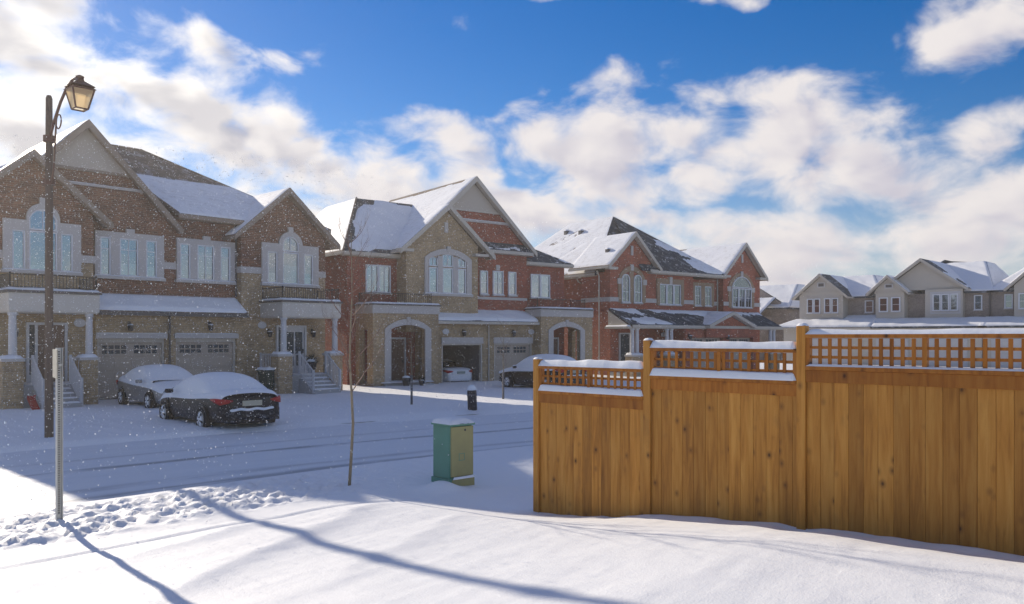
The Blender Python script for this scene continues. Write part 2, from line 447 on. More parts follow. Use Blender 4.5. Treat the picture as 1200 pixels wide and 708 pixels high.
def opening(parent, y, x0, x1, z0, z1, rise=0., frame=.06, bars=(1, 1), blind=0., mat=VINYL, sill=True, name='window', depth=.0, seed=0):
    """one window: vinyl frame > pane, blind, muntin, sill.  y = face it is mounted on"""
    m = MB(); o = outline(x0, x1, z0, z1, rise)
    i = outline(x0+frame, x1-frame, z0+frame, z1, max(.012, rise-frame) if rise else 0)
    if not rise: i = outline(x0+frame, x1-frame, z0+frame, z1-frame)
    m.ring(o, i, y-.09, y+.01)
    w = m.build(name, mat, parent)
    m = MB(); m.prism([(p[0], p[1]) for p in i], y-.034, y-.028); m.build('pane', GLASS, w)
    m = MB(); m.prism([(p[0], p[1]) for p in i], y-.012, y-.004); m.build('dark_room', ROOM, w)
    zt = z1+rise
    if blind > 0:
        zb = z1-(z1-z0)*blind
        m = MB()
        nn = max(3, int((z1-frame-zb)/.075))
        for k in range(nn):
            a = zb+(z1-frame-zb)*k/nn; c = zb+(z1-frame-zb)*(k+.9)/nn
            m.v += [(x0+frame, y-.014, a), (x1-frame, y-.014, a), (x1-frame, y-.022, c), (x0+frame, y-.022, c)]
            b = len(m.v)-4; m.f.append((b, b+1, b+2, b+3))
        m.build('blind', BLIND, w)
    elif blind < 0:
        m = MB(); zb = z0+frame; ze = z0+frame+(z1-z0)*(-blind)
        nx = 12; P = []
        for k in range(nx+1):
            xx = x0+frame+(x1-x0-2*frame)*k/nx; yy = y-.018+.004*math.sin(k*1.9+seed)
            P.append([(xx, yy, zb), (xx, yy, ze)])
        m.grid(P); m.build('curtain', BLIND, w)
    bx, bz = bars
    if bx > 1 or bz > 1:
        m = MB(); t = .014
        for k in range(1, bx): 
            c = x0+(x1-x0)*k/bx; m.box(c-t, c+t, y-.058, y-.04, z0+frame, zt-frame-(.02 if rise else 0))
        for k in range(1, bz):
            c = z0+(z1-z0)*k/bz; m.box(x0+frame, x1-frame, y-.056, y-.042, c-t, c+t)
        m.build('muntin', mat, w)
    if sill:
        m = MB(); m.box(x0-.05, x1+.05, y-.16, y+.01, z0-.08, z0-.002); m.build('sill', STONE, w)
        pad(w, x0-.04, x1+.04, y-.16, y-.085, z0, .035, r=.03, seed=int(x0*10) & 31, res=.05)
    return w
def railing(parent, pts, z0s, h, mat, gap=.12, r=.012, top=.025, name='railing', post=True):
    """baluster railing along a line of (x,y) points with floor heights z0s"""
    m = MB(); bal = MB()
    for (a, za), (b, zb) in zip(zip(pts, z0s), list(zip(pts, z0s))[1:]):
        a = Vector((*a, za)); b = Vector((*b, zb)); L = (b-a).length
        for hh in (.08, h):
            m.tube([a+Vector((0, 0, hh)), b+Vector((0, 0, hh))], top, 4)
        n = max(2, int(L/gap))
        for k in range(n+1):
            p = a.lerp(b, k/n); bal.tube([p+Vector((0, 0, .06)), p+Vector((0, 0, h))], r, 4, False)
        if post:
            for p in (a, b): m.tube([p, p+Vector((0, 0, h+.06))], top*1.5, 4)
    o = m.build(name, mat, parent); bal.build('baluster', mat, o, kind='stuff')
    return o
def garage_door(parent, x0, x1, z1, y, mat=GDOOR, panes=True, nsec=4, z0=0.):
    m = MB(); m.box(x0-.001, x1+.001, y+.03, y+.06, z0, z1)
    d = m.build('garage_door', mat, parent)
    h = (z1-z0)/nsec
    sec = MB().box(0, x1-x0, -.012, .03, .012, h-.012).build('panel', mat, d); sec.location = (x0, y, z0)
    for k in range(1, nsec): inst(sec, d, (x0, y, z0+k*h))
    n = 4
    W = (x1-x0)/n
    rp = MB().box(W*.1, W*.9, -.03, -.013, h*.2, h*.8).build('raised_panel', mat, d, bevel=.01); rp.location = (x0, y, z0)
    for k in range(nsec-(1 if panes else 0)):
        for j in range(n):
            if k or j: inst(rp, d, (x0+j*W, y, z0+k*h))
    if panes:
        pw = (x1-x0)*.36/4
        p = MB().box(pw*.1, pw*.88, -.03, -.013, 0, h*.26).build('pane', ROOM, d); first = True
        for g in (0, 1):
            for j in range(4):
                for r_ in (0, 1):
                    loc = (x0+(x1-x0)*(.09+.46*g)+j*pw, y, z0+(nsec-1)*h+h*(.2+.34*r_))
                    if first: p.location = loc; first = False
                    else: inst(p, d, loc)
    return d
def wall_lamp(parent, x, y, z):
    m = MB().lathe([(.03, .0), (.09, .02), (.11, .2), (.13, .22), (.05, .32), (.015, .36)], 6, (x, y-.16, z-.15))
    m.box(x-.015, x+.015, y-.16, y, z+.17, z+.2); m.box(x-.05, x+.05, y-.025, y+.01, z, z+.25)
    o = m.build('wall_lamp', IRON, parent)
    pad(o, x-.11, x+.11, y-.27, y-.05, z+.1, .06, r=.05, res=.04)
    return o
def plaque(parent, x, y, z):
    m = MB().lathe([(.17, 0), (.19, .02), (.17, .04)], 18, (0, 0, 0), 'x')
    m.v = [(v[1]*1.15+x, y-v[0], v[2]*.85+z) for v in m.v]
    o = m.build('house_number_plaque', WHITE, parent); return o
def casing(parent, y, boxes, arches=(), mat=STONE, name='stone_surround'):
    m = MB()
    for b in boxes: m.box(b[0], b[1], y-.12, y+.02, b[2], b[3])
    for (o, i) in arches: m.ring(o, i, y-.125, y+.02)
    return m.build(name, mat, parent)
def row_casing(parent, y, xs, z0, z1, L, Rr, head=.2, key=True, foot=0.1):
    bx = []; e = [L]+[v for p in xs for v in p]+[Rr]
    for k in range(0, len(e), 2): bx.append((e[k], e[k+1], z0-.001, z1))
    bx.append((L, Rr, z1+.001, z1+head))
    if key:
        c = (L+Rr)/2; bx.append((c-.16, c+.16, z1+head+.002, z1+head+.16))
    o = casing(parent, y, bx)
    m = MB().box(L-.05, Rr+.05, y-.18, y+.02, z0-.12, z0-.004); m.build('stone_sill', STONE, o)
    pad(o, L-.04, Rr+.04, y-.178, y-.12, z0-.006, .04, r=.03, res=.06)
    return o
def palladian(parent, y, c, half, z0, zs, zc, rise, L, Rr, head=.38, bars=(2, 3), seed=0, blind=(0, 0, 0)):
    """three lights, the middle one taller with a round head, in a stone surround"""
    wi, gap, ws = half
    c0, c1 = c-wi, c+wi; a0, a1 = c0-gap-ws, c0-gap; b0, b1 = c1+gap, c1+gap+ws
    e0, e1 = c0-gap*.75, c1+gap*.75
    o = casing(parent, y, [(L, a0, z0, zs), (a1, e0-.001, z0, zs), (e1+.001, b0, z0, zs), (b1, Rr, z0, zs), (L, e0-.001, zs+.001, zs+head), (e1+.001, Rr, zs+.001, zs+head),
                           (c-.12, c+.12, zc+rise+.2, zc+rise+.42)],
               [(outline(e0, e1, z0, zc+.05, rise+.16), outline(c0, c1, z0+.001, zc, rise))])
    m = MB().box(L-.05, Rr+.05, y-.18, y+.02, z0-.12, z0-.004); m.build('stone_sill', STONE, o)
    pad(o, L-.04, Rr+.04, y-.178, y-.12, z0-.006, .04, r=.03, res=.06)
    opening(parent, y, a0, a1, z0, zs, 0, .05, (1, 1), blind[0], sill=False, seed=seed)
    opening(parent, y, b0, b1, z0, zs, 0, .05, (1, 1), blind[2], sill=False, seed=seed+1)
    opening(parent, y, c0, c1, z0, zs+.02, 0, .05, (1, 1), blind[1], sill=False, seed=seed+2)
    opening(parent, y, c0, c1, zs+.05, zc, rise, .05, (2, 1), 0, sill=False)
    return o
# ------------------------------------------------------------------ ground: one snow sheet out to the horizon
def bend(s):
    """the street swings 9 degrees towards the camera side between x=6 and x=12"""
    s = np.asarray(s, float); k = .164/6.
    a = np.clip(s-6, 0, 6); return -(k*a*a/2+.164*np.clip(s-12, 0, None))
ROAD0, ROAD1 = 11.75, 19.6
def ground_z(s, t):
    s = np.asarray(s, float); t = np.asarray(t, float)
    q = t-bend(s)
    yard = np.interp(q, [-30, 0, 3, 5.3, 7, 9, 10.5], [.95, .86, .72, .47, .3, .2, .2])
    fen = sm(s, 6.3, 8.)*sm(s, 14, 9.5)
    yard = yard-fen*(.18*sm(q, 10.5, 7.5)+.07*sm(q, 4., 1.5)-.06*sm(q, 6.5, 5.)*sm(q, 2.5, 4.))
    far = np.interp(q, [19.4, 20.3, 22.5, 27, 31, 40], [.05, .1, .07, .05, -.02, -.02])
    z = np.where(q < 15, yard, far)
    road = sm(q, 11.6, 11.95)*sm(q, 19.75, 19.35)
    z = z*(1-road)-.12*road
    # wind drifts in the yard
    near = sm(q, 11.4, 9.8)
    z = z+near*(.035*fbm(s*.22+2, t*.4, 2, 3)+.008*fbm(s*.7, t*1.5+4, 3, 8))
    near2 = near*sm(q, 10, 8.6)
    for (ax, ay, bx, by, A, wf, wn, sd) in DRIFTS:
        dx, dy = bx-ax, by-ay; L = math.hypot(dx, dy); dx /= L; dy /= L
        u = (s-ax)*dx+(t-ay)*dy; d = -(s-ax)*dy+(t-ay)*dx
        d = d+.22*fbm(u*.7+sd, d*.3, 3, sd)
        A_ = A*sm(u, -.6, .5)*sm(u, L+.8, L-.4)*(.65+.6*vnoise(u*1.3+sd, d*0, sd+4))
        z = z+near2*A_*np.where(d > 0, np.exp(-np.abs(d/wf)**1.2), np.exp(-np.abs(d/wn)**1.5))
    z = z+.05*np.exp(-((s-7.84)/.13)**2)*np.clip(fbm(t*1.7+3, s*0+2, 3, 71)+.2, -.3, 1)*sm(t, 8., 7.)
    # fine wind ripples by the fence
    z = z+near2*.004*fbm(s*.8+t*.5, t*5.5-s*1.1, 2, 21)
    # trodden and ploughed lumps along the near side of the road
    band = sm(q, 9.3, 9.9)*sm(q, 11.55, 11.2)
    lump = fbm(s*3.4, t*4.2, 4, 31, .62); chunk = np.clip(fbm(s*7.2+3, t*9.+8, 3, 37, .6), -.2, 1)
    ls = np.clip(1.15-sm(s, 6.0, 8.3), .25, 1)
    z = z+.45*band*ls*(.06*lump+.075*sm(chunk, .06, .17)*(.5+vnoise(s*6., t*6., 88))+.045*sm(fbm(s*13., t*14., 2, 51), .12, .26)-.05*sm(fbm(s*4.1+9, t*5.3, 2, 61), .25, .4))
    # line pressed by the pavement edge
    z = z-.03*np.exp(-((q-8.75+.05*fbm(s*.8, 0*s, 2, 9))/.07)**2)*sm(s, 9, 6)
    # far verge: soft ruts and drive tracks
    fv = sm(q, 19.8, 20.7)
    z = z+fv*(.035*fbm(s*.8, t*.5, 3, 41)+.02*fbm(s*2.5, t*2.5, 3, 43))
    for c in (13.2, 14.5, 16.2, 17.5):
        z = z-fv*sm(q, 34, 32)*.035*np.exp(-((s-c-.1*(q-20)*.2*np.sin(q*.4))/.16)**2)
    # drift piled against the utility box and round the posts
    z = z+.16*np.exp(-(((s-7.98)/.28)**2+((t-8.98)/.3)**2))+.05*np.exp(-(((s-8.5)/.35)**2+((t-8.65)/.25)**2))
    z = z-.05*np.exp(-(((s-7.75)/.25)**2+((t-3.45)/.2)**2))
    return z
DRIFTS = [(2.6, 6.45, 6.2, 8.2, .05, 1.0, .2, 2), (3.9, 5.6, 6.6, 7.1, .03, .9, .22, 5), (1., 7.4, 4.6, 8.6, .03, .6, .2, 11)]
def gz(s, t): return float(ground_z(np.array([s]), np.array([t]))[0])

def axis(dense0, dense1, step, lo, hi, grow=1.09):
    a = list(np.arange(dense0, dense1+1e-6, step))
    d = step; x = a[-1]
    while x < hi: d = min(d*grow, 60); x += d; a.append(x)
    d = step; x = a[0]; b = []
    while x > lo: d = min(d*grow, 60); x -= d; b.append(x)
    return np.array(b[::-1]+a)
def build_ground():
    S = axis(.6, 10.5, .05, -900, 1500); T = axis(1.6, 12.0, .045, -700, 1500)
    T = np.sort(np.concatenate([T, np.array([19.3, 19.4, 19.5, 19.6, 19.7, 19.8])]))
    SS, TT = np.meshgrid(S, T)
    Z = ground_z(SS, TT)
    n, m = Z.shape
    me = bpy.data.meshes.new('ground')
    V = np.stack([SS, TT, Z], -1).reshape(-1, 3)
    idx = np.arange(n*m).reshape(n, m)
    F = np.stack([idx[:-1, :-1], idx[:-1, 1:], idx[1:, 1:], idx[1:, :-1]], -1).reshape(-1, 4)
    me.vertices.add(len(V)); me.vertices.foreach_set('co', V.ravel())
    me.loops.add(F.size); me.loops.foreach_set('vertex_index', F.ravel())
    me.polygons.add(len(F)); me.polygons.foreach_set('loop_start', np.arange(0, F.size, 4))
    me.update(calc_edges=True); me.shade_smooth()
    me.materials.append(material('ground_snow', ground_fn))
    o = bpy.data.objects.new('ground', me); COL.objects.link(o); o['kind'] = 'structure'
def ground_fn(N, bs):
    v = objco(N)
    n = N.noise(v, .5, 4)
    c = N.mix(n, (.87, .88, .895), (.90, .905, .91))
    # a few scuffs of soil and grit thrown up beside the road
    x, y, z = N.sep(v)
    grit = N.mul(N.sstep(N.noise(v, 7., 4, .7), .68, .76), N.mul(N.sstep(y, 19., 20.5), N.sstep(y, 23.5, 21., 0., 1.)))
    c = N.mix(N.mul(grit, .5), c, (.42, .30, .24))
    N.put(bs.inputs['Base Color'], c); bs.inputs['Roughness'].default_value = .6; bs.inputs['Specular IOR Level'].default_value = .2
    x2 = N.xyz(N.add(N.mul(x, .8), N.mul(y, .5)), N.sub(N.mul(y, 3.2), N.mul(x, .8)), z)
    h = N.add(N.add(N.mul(N.noise(v, 5., 7, .6), .6), N.mul(N.noise(x2, 2.6, 5, .6), .22)), N.mul(N.noise(v, 55., 4, .7), .30))
    N.put(bs.inputs['Normal'], N.bump(h, .5, .026))
build_ground()

def build_road():
    s = np.concatenate([np.arange(-120, -8, 4.), np.arange(-8, 34, .22), np.arange(34, 160, 4.)])
    q = np.concatenate([np.linspace(ROAD0-.35, ROAD1+.35, 78)])
    SS, QQ = np.meshgrid(s, q)
    TT = QQ+bend(SS)
    Z = -.045+.03*(1-((QQ-15.9)/4.5)**2)
    for c, d in ((12.35, .02), (13.7, .008), (15.7, .006), (17.2, .006)):
        Z = Z-d*np.exp(-((QQ-c-.12*fbm(SS*.12, 0*SS+c, 2, 3))/.16)**2)
    Z = Z+.014*fbm(SS*.7, QQ*3., 3, 5)
    m = MB(); m.grid(np.stack([SS, TT, Z], -1).tolist())
    o = m.build('road', material('road_packed_snow', road_fn), None, smooth=True, fixn=False); o['kind'] = 'structure'
def road_fn(N, bs):
    x, y, z = N.sep(objco(N))
    # coordinate across the street (the street bends gently to the right)
    a = N.math('MINIMUM', N.mx(N.sub(x, 6.), 0.), 6.)
    q = N.add(N.add(y, N.mul(N.mul(a, a), .164/12)), N.mul(N.mx(N.sub(x, 12.), 0.), .164))
    lane = N.xyz(N.mul(x, .16), N.mul(q, 2.2), 0.)
    n = N.noise(lane, 1.6, 7, .65); n2 = N.noise(N.xyz(N.mul(x, .5), N.mul(q, 7.), 0.), 1., 5, .6); big = N.noise(N.xyz(N.mul(x, .45), N.mul(q, .6), 0.), 1., 3)
    c = N.mix(n, (.74, .77, .81), (.85, .87, .89))
    tr = None
    for qc, w, st in ((12.2, .42, 1.0), (12.95, .30, .8), (13.6, .3, .5), (15.75, .22, .9), (17.2, .25, .35)):
        d = N.math('ABSOLUTE', N.sub(q, N.add(qc, N.math('MULTIPLY_ADD', N.noise(N.xyz(N.mul(x, .1), qc, 0.), 1., 2), .7, -.35))))
        k = N.mul(N.sstep(d, w, 0., 0., 1.), st)
        tr = k if tr is None else N.mx(tr, k)
    bare = N.mul(tr, N.sstep(N.add(N.mul(n, .35), N.add(N.mul(n2, .35), N.mul(big, .5))), .47, .66))
    c = N.mix(N.mul(bare, .85), c, (.17, .18, .20))
    c = N.mix(N.mul(N.sstep(N.noise(lane, 5., 5, .7), .55, .75), .25), c, (.50, .46, .41))
    N.put(bs.inputs['Base Color'], c); bs.inputs['Roughness'].default_value = .55; bs.inputs['Specular IOR Level'].default_value = .3
    N.put(bs.inputs['Normal'], N.bump(N.add(n, n2), .5, .03))
build_road()
def build_kerb():
    for q0, q1, nm in ((ROAD0-.25, ROAD0-.12, 'near'), (ROAD1+.1, ROAD1+.24, 'far')):
        m = MB(); s = np.concatenate([np.arange(-60, 0, 5.), np.arange(0, 36, 1.), np.arange(36, 90, 5.)])
        P = []
        for k in s:
            b = float(bend(k)); P.append([(k, q0+b, -.12), (k, q0+b, -.005), (k, q1+b, -.005), (k, q1+b, -.12)])
        m.grid(P); o = m.build('kerb', plain('concrete', (.38, .37, .36), .85, .1)); o['kind'] = 'structure'
build_kerb()
# ------------------------------------------------------------------ brown brick house (nearest, left)
FULL = dict(h=.09, bias=1.)
THIN = dict(h=.035, bias=.42, amp=.75, sc=.8)
def porch_canopy(H, x0, x1, rail=True, y0=-1.9):
    m = MB().box(x0, x1, y0, -.003, 3.3, 3.94); m.box(x0+.03, x1-.03, y0+.03, -.003, 3.26, 3.302)
    c = m.build('porch_canopy', PANEL, H, bevel=.015)
    MB().box(x0-.06, x1+.06, y0-.06, -.003, 3.945, 4.03).build('flashing', GUT, c)
    pad(c, x0-.05, x1+.05, y0-.05, -.02, 4.03, .10, r=.07, seed=int(x0*3) & 15)
    if rail:
        railing(c, [(x0+.08, -.1), (x0+.08, y0+.12), (x1-.08, y0+.12), (x1-.08, -.1)], [4.06]*4, .52, IRON, .11, .009, .016)
    return c
def column(H, x0, x1, y, z0, z1):
    xc = (x0+x1)/2; r = (x1-x0)/2
    m = MB().lathe([(r*1.25, z0), (r*1.25, z0+.1), (r*1.02, z0+.14), (r, z0+.8), (r*.88, z1-.12), (r*1.15, z1-.09), (r*1.15, z1)], 20, (xc, y, 0))
    return m.build('column', WHITE, H, smooth=False)
def pedestal(H, x0, x1, y0, y1, z1, mat, seed=0):
    o = MB().box(x0, x1, y0, y1, -.25, z1-.1).build('pedestal', mat, H)
    MB().box(x0-.05, x1+.05, y0-.05, y1+.05, z1-.1, z1).build('stone_cap', STONE, o)
    pad(o, x0-.04, x1+.04, y0-.04, y1+.04, z1, .13, r=.16, seed=seed)
    return o
def steps(H, x0, x1, y, z, n, mat):
    o = MB().box(x0, x1, y-.02, y+.3, -.2, z).build('stair', mat, H)
    for k in range(n):
        zz = z*(n-k)/(n+1)
        st = MB().box(x0, x1, y-.3*(k+1)-.02, y-.3*k-.021, -.2, zz).build('step', mat, o)
        pad(st, x0+.02, x1-.02, y-.3*(k+1)-.01, y-.3*k-.03, zz, .06, r=.06, seed=k, res=.06)
    return o
CONC = plain('concrete', (.38, .37, .36), .85, .1)
def front_door(H, x0, x1, y, z0, z1, mat, side=True, glass=True):
    d = MB().ring(outline(x0, x1, z0, z1), outline(x0+.09, x1-.09, z0+.001, z1-.09), y-.1, y+.02).build('door_frame', WHITE, H)
    a, b = (x0+(x1-x0)*.27, x1-.1) if side else (x0+.09, x1-.09)
    if side:
        MB().box(a-.09, a, y-.09, y+.01, z0, z1-.09).build('door_mullion', WHITE, d)
        MB().box(x0+.09, a-.09, y-.03, y-.02, z0+.3, z1-.09).build('sidelight', ROOM, d)
        MB().box(x0+.09, a-.09, y-.05, y-.01, z0, z0+.3).build('sidelight_base', WHITE, d)
    leaf = MB().box(a, b, y-.05, y-.01, z0, z1-.09).build('door', mat, d)
    if glass:
        w = b-a
        for k in (0, 1):
            MB().box(a+w*(.1+.44*k), a+w*(.46+.44*k), y-.06, y-.045, z0+.35, z1-.3).build('pane', ROOM, leaf)
    else:
        w = b-a
        for k in (0, 1):
            for (c, e) in ((.12, .5), (.56, .92)):
                MB().box(a+w*(.1+.44*k), a+w*(.46+.44*k), y-.06, y-.045, z0+(z1-z0)*c, z0+(z1-z0)*e).build('raised_panel', mat, leaf, bevel=.01)
    MB().box(b-.12, b-.06, y-.11, y-.05, z0+.95, z0+1.12).build('handle', IRON, leaf)
    return d

def house_brown():
    H = thing('semi_detached_house', 'brown brick double house with two garages behind the tall street lamp', 'house', (14.6, 33.1, 0), 0)
    # walls
    MB().box(-7.36, 7.36, .5, 12.5, -.4, 7.5).build('wall', B_BROWN, H)
    for s in (-1, 1):
        a, b = (3.06, 7.36) if s > 0 else (-7.36, -3.06)
        c = 5.21*s
        MB().box(a, b, 0, .499, -.4, 5.24).build('lower_bay_wall', B_BUFF, H)
        gable_wall(H, a, b, 5.242, c, 2.7, 6.82, 9.2, 0, .499, B_BROWN, 'bay_wall')
    # gabled roofs over the two bays and the big left gable
    up = lambda U, V: .25-.5*V
    gable(H, 5.21, 2.7, 6.82, 9.2, -.4, 5.0, SH_BROWN, TRIM_DK, dict(h=.05, bias=.75, amp=.6, sc=.6), dict(h=.05, bias=.5, amp=.6))
    gable(H, -5.21, 2.7, 6.82, 9.2, -.4, .45, SH_BROWN, TRIM_DK, dict(h=.03, bias=.5, amp=.6), dict(h=.03, bias=.0, amp=.5))
    gable(H, -3.19, 3.66, 6.93, 10.76, .1, 7.5, SH_BROWN, TRIM_DK, dict(h=.05, bias=.7, amp=.5, sc=.5), dict(h=.02, bias=-.25, amp=.6), w=.28)
    gable_wall(H, 0, 0, 0, -3.19, 3.66, 6.93, 10.76, .49, .9, B_BROWN, 'gable_wall', zlo=7.5)
    g = gable_wall(H, 0, 0, 0, -3.19, 3.66, 6.93, 10.76, .44, .488, STUCCO, 'stucco_panel', zlo=8.93)
    MB().box(-4.9, -1.5, .40, .487, 8.83, 8.93).build('trim_board', TRIM_DK, g)
    MB().box(-5.5, -.9, .36, .487, 8.27, 8.35).build('ledge', STONE, g)
    pad(g, -5.5, -.9, .36, .47, 8.35, .03, r=.03)
    # main hipped roof
    z0, zr = 7.55, 11.35
    c = [(-7.76, .1, z0), (7.76, .1, z0), (7.76, 12.9, z0), (-7.76, 12.9, z0)]; r0, r1 = (-1.4, 6.5, zr), (1.4, 6.5, zr)
    fr = slope(H, [(.4, .1, z0), c[1], r1, r0], SH_BROWN, .14, dict(h=.08, bias=.55, amp=.30, sc=.45, f=lambda U, V: -1.3*sm(V, .46, .66)-.35*sm(U, .12, 0)))
    slope(H, [c[0], (-6.95, .1, z0), r0, r0], SH_BROWN, .14, dict(h=.05, bias=.5, amp=.5))
    slope(H, [c[1], c[2], r1, r1], SH_BROWN, .14, dict(h=.07, bias=.6, amp=.5))
    slope(H, [c[3], c[0], r0, r0], SH_BROWN, .14, dict(h=.07, bias=.6, amp=.5))
    slope(H, [c[2], c[3], r0, r1], SH_BROWN, .14, dict(h=.07, bias=.6, amp=.5))
    MB().box(.3, 7.7, .03, .1, z0-.17, z0-.02).build('gutter', TRIM_DK, fr)
    MB().box(.3, 7.7, .1, .5, z0-.2, z0-.16).build('soffit', TRIM_DK, fr)
    MB().tube([r0, r1], .07, 6).build('ridge_cap', SH_BROWN, fr); MB().tube([r1, c[1]], .06, 6).build('hip_cap', SH_BROWN, fr)
    for x, y in ((-1.6, 3.2),): 
        zz = z0+.594*(y-.1)
        MB().box(x-.18, x+.18, y-.2, y+.2, zz-.1, zz+.28).build('roof_vent', GUT, fr, bevel=.03)
    # bay windows
    palladian(H, 0, 5.45, (.42, .26, .50), 4.85, 6.28, 6.62, .42, 4.0, 6.92, seed=1, blind=(-.3, -.55, -.2))
    palladian(H, 0, -4.82, (.47, .12, .42), 4.85, 6.28, 6.75, .36, -6.12, -3.53, seed=4, blind=(0, -.1, 0))
    # middle windows
    w1 = [(-2.67, -2.26), (-1.93, -1.2), (-.9, -.45)]; w2 = [(.51, .96), (1.25, 2.02), (2.29, 2.76)]
    row_casing(H, .5, w1, 4.84, 6.36, -2.86, -.17, .22); row_casing(H, .5, w2, 4.84, 6.36, .37, 2.98, .22)
    for k, (a, b) in enumerate(w1+w2):
        mid = k in (1, 4)
        opening(H, .5, a, b, 4.84, 6.36, 0, .055, (2 if mid else 1, 1), (0, -.3, -.25, .95, .8, .95)[k], sill=False, seed=k)
        MB().box(a+.05, b-.05, .44, .462, 5.88, 5.91).build('transom', VINYL, H)
    # stone string course
    for (a, b, y) in ((-.17, .37, .5), (2.98, 3.06, .5), (3.06, 4.0, 0), (6.92, 7.36, 0), (-7.36, -6.12, 0), (-3.53, -3.06, 0), (-3.06, -2.86, .5)):
        MB().box(a, b, y-.06, y+.01, 5.24, 5.52).build('string_course', STONE, H)
    for x, y0 in ((3.06, .499), (-3.06, .499)):
        s = -1 if x > 0 else 1
        MB().box(min(x, x+s*.06), max(x, x+s*.06), -.06, .44, 5.245, 5.515).build('string_course', STONE, H)
    # garages under a lean-to roof
    for a, b, z in ((-3.06, -2.98, 0), (-.36, .06, 0), (2.74, 3.06, 0)):
        MB().box(a, b, -.2, .499, -.4, 2.35).build('garage_wall', B_BUFF, H)
    MB().box(-3.06, 3.06, -.2, .499, 2.352, 3.36).build('garage_wall', B_BUFF, H)
    for a, b in ((-2.98, -.36), (.06, 2.74)):
        garage_door(H, a, b, 2.2, .06)
        MB().ring(outline(a, b, -.01, 2.35), outline(a+.09, b-.09, -.01, 2.2), -.06, .07).build('door_trim', TRIM, H)
        MB().box(a-.06, b+.06, -.25, -.19, 2.36, 2.56).build('stone_lintel', STONE, H)
        pad(H, a-.05, b+.05, -.25, -.2, 2.56, .03, name='snow', r=.02)
    wall_lamp(H, -1.81, -.2, 2.78); wall_lamp(H, 1.48, -.2, 2.82)
    sh = slope(H, [(-3.1, -.65, 3.42), (3.04, -.65, 3.42), (3.04, .49, 4.12), (-3.1, .49, 4.12)], SH_BROWN, .1, dict(h=.13, bias=1., amp=.2))
    MB().box(-3.1, 3.04, -.73, -.655, 3.26, 3.40).build('gutter', GUT, sh)
    MB().box(-3.1, 3.04, -.65, -.2, 3.30, 3.318).build('soffit', TRIM_DK, sh)
    MB().tube([(-.22, -.26, 3.3), (-.22, -.26, .05)], .045, 8).build('downspout', GUT, H)
    MB().tube([(3.0, .36, 7.4), (3.0, .36, 4.2)], .045, 8).build('downspout', GUT, H)
    # porches
    for (x0, x1, k0, k1, p0, p1, st, d0, d1) in ((3.95, 6.95, (3.98, 4.24), (6.6, 6.86), (3.68, 4.36), (6.32, 6.95), (4.75, 6.1), 4.73, 6.28),
                                              (-6.42, -3.5, (-6.38, -6.12), (-3.92, -3.68), (-6.62, -6.0), (-4.16, -3.6), (-5.7, -4.5), -5.37, -4.0)):
        porch_canopy(H, x0, x1)
        for c_, p_ in ((k0, p0), (k1, p1)):
            column(H, c_[0], c_[1], -1.72, 1.68, 3.26)
            pedestal(H, p_[0], p_[1], -2.02, -1.42, 1.68, B_BUFF, seed=int(p_[0]*5) & 15)
        MB().box(p0[0]+.1, p1[1]-.1, -1.9, -.003, -.3, .74).build('porch_floor', CONC, H)
        pad(H, p0[0]+.12, p1[1]-.12, -1.86, -.6, .74, .05, r=.1, seed=3)
        steps(H, st[0], st[1], -1.9, .74, 4, CONC)
        front_door(H, d0, d1, 0, .74, 2.95, WHITE if x0 > 0 else plain('front_door_brown', (.16, .09, .06), .5), glass=x0 > 0)
        for xx in st:
            railing(H, [(xx, -1.95), (xx, -3.05)], [.78, .0], .95, WHITE, .13, .02, .035)
        railing(H, [(p0[0]+.25, -1.45), (p0[0]+.25, -.1)], [.76]*2, .9, WHITE, .13, .018, .03)
        railing(H, [(p0[1], -1.75), (st[0], -1.9)], [.76]*2, .9, WHITE, .13, .018, .03, post=False)
        railing(H, [(st[1], -1.9), (p1[0], -1.75)], [.76]*2, .9, WHITE, .13, .018, .03, post=False)
    plaque(H, 4.05, 0, 2.95); plaque(H, -3.55, 0, 2.95)
    wall_lamp(H, 4.36, 0, 2.55); wall_lamp(H, 6.62, 0, 2.55); wall_lamp(H, -5.75, 0, 2.55)
    return H
house_brown()
# ------------------------------------------------------------------ red brick house with buff bay (middle)
A2 = R(-9.3)
def arch_wall(H, x0, x1, y0, y1, z0, z1, a0, a1, zs, rise, mat, ring=.36):
    MB().box(x0, a0, y0, y1, z0, zs).build('porch_wall', mat, H); MB().box(a1, x1, y0, y1, z0, zs).build('porch_wall', mat, H)
    ins = outline(a0, a1, zs-1, zs, rise)
    arc = [p for p in ins if p[1] >= zs-1e-6]          # from right spring over the crown to left spring
    m = MB(); m.prism([(x0, zs), (a0, zs)]+arc[::-1][1:-1]+[(a1, zs), (x1, zs), (x1, z1), (x0, z1)], y0, y1)
    o = m.build('porch_wall', mat, H)
    m = MB(); m.ring(outline(a0-ring, a1+ring, z0+.3, zs+.02, rise+ring*.8), outline(a0, a1, z0+.301, zs, rise), y0-.05, y0+.1)
    m.box((a0+a1)/2-.1, (a0+a1)/2+.1, y0-.08, y0+.05, zs+rise+.02, zs+rise+ring*.8+.12)
    m.build('stone_arch', STONE, o)
    return o
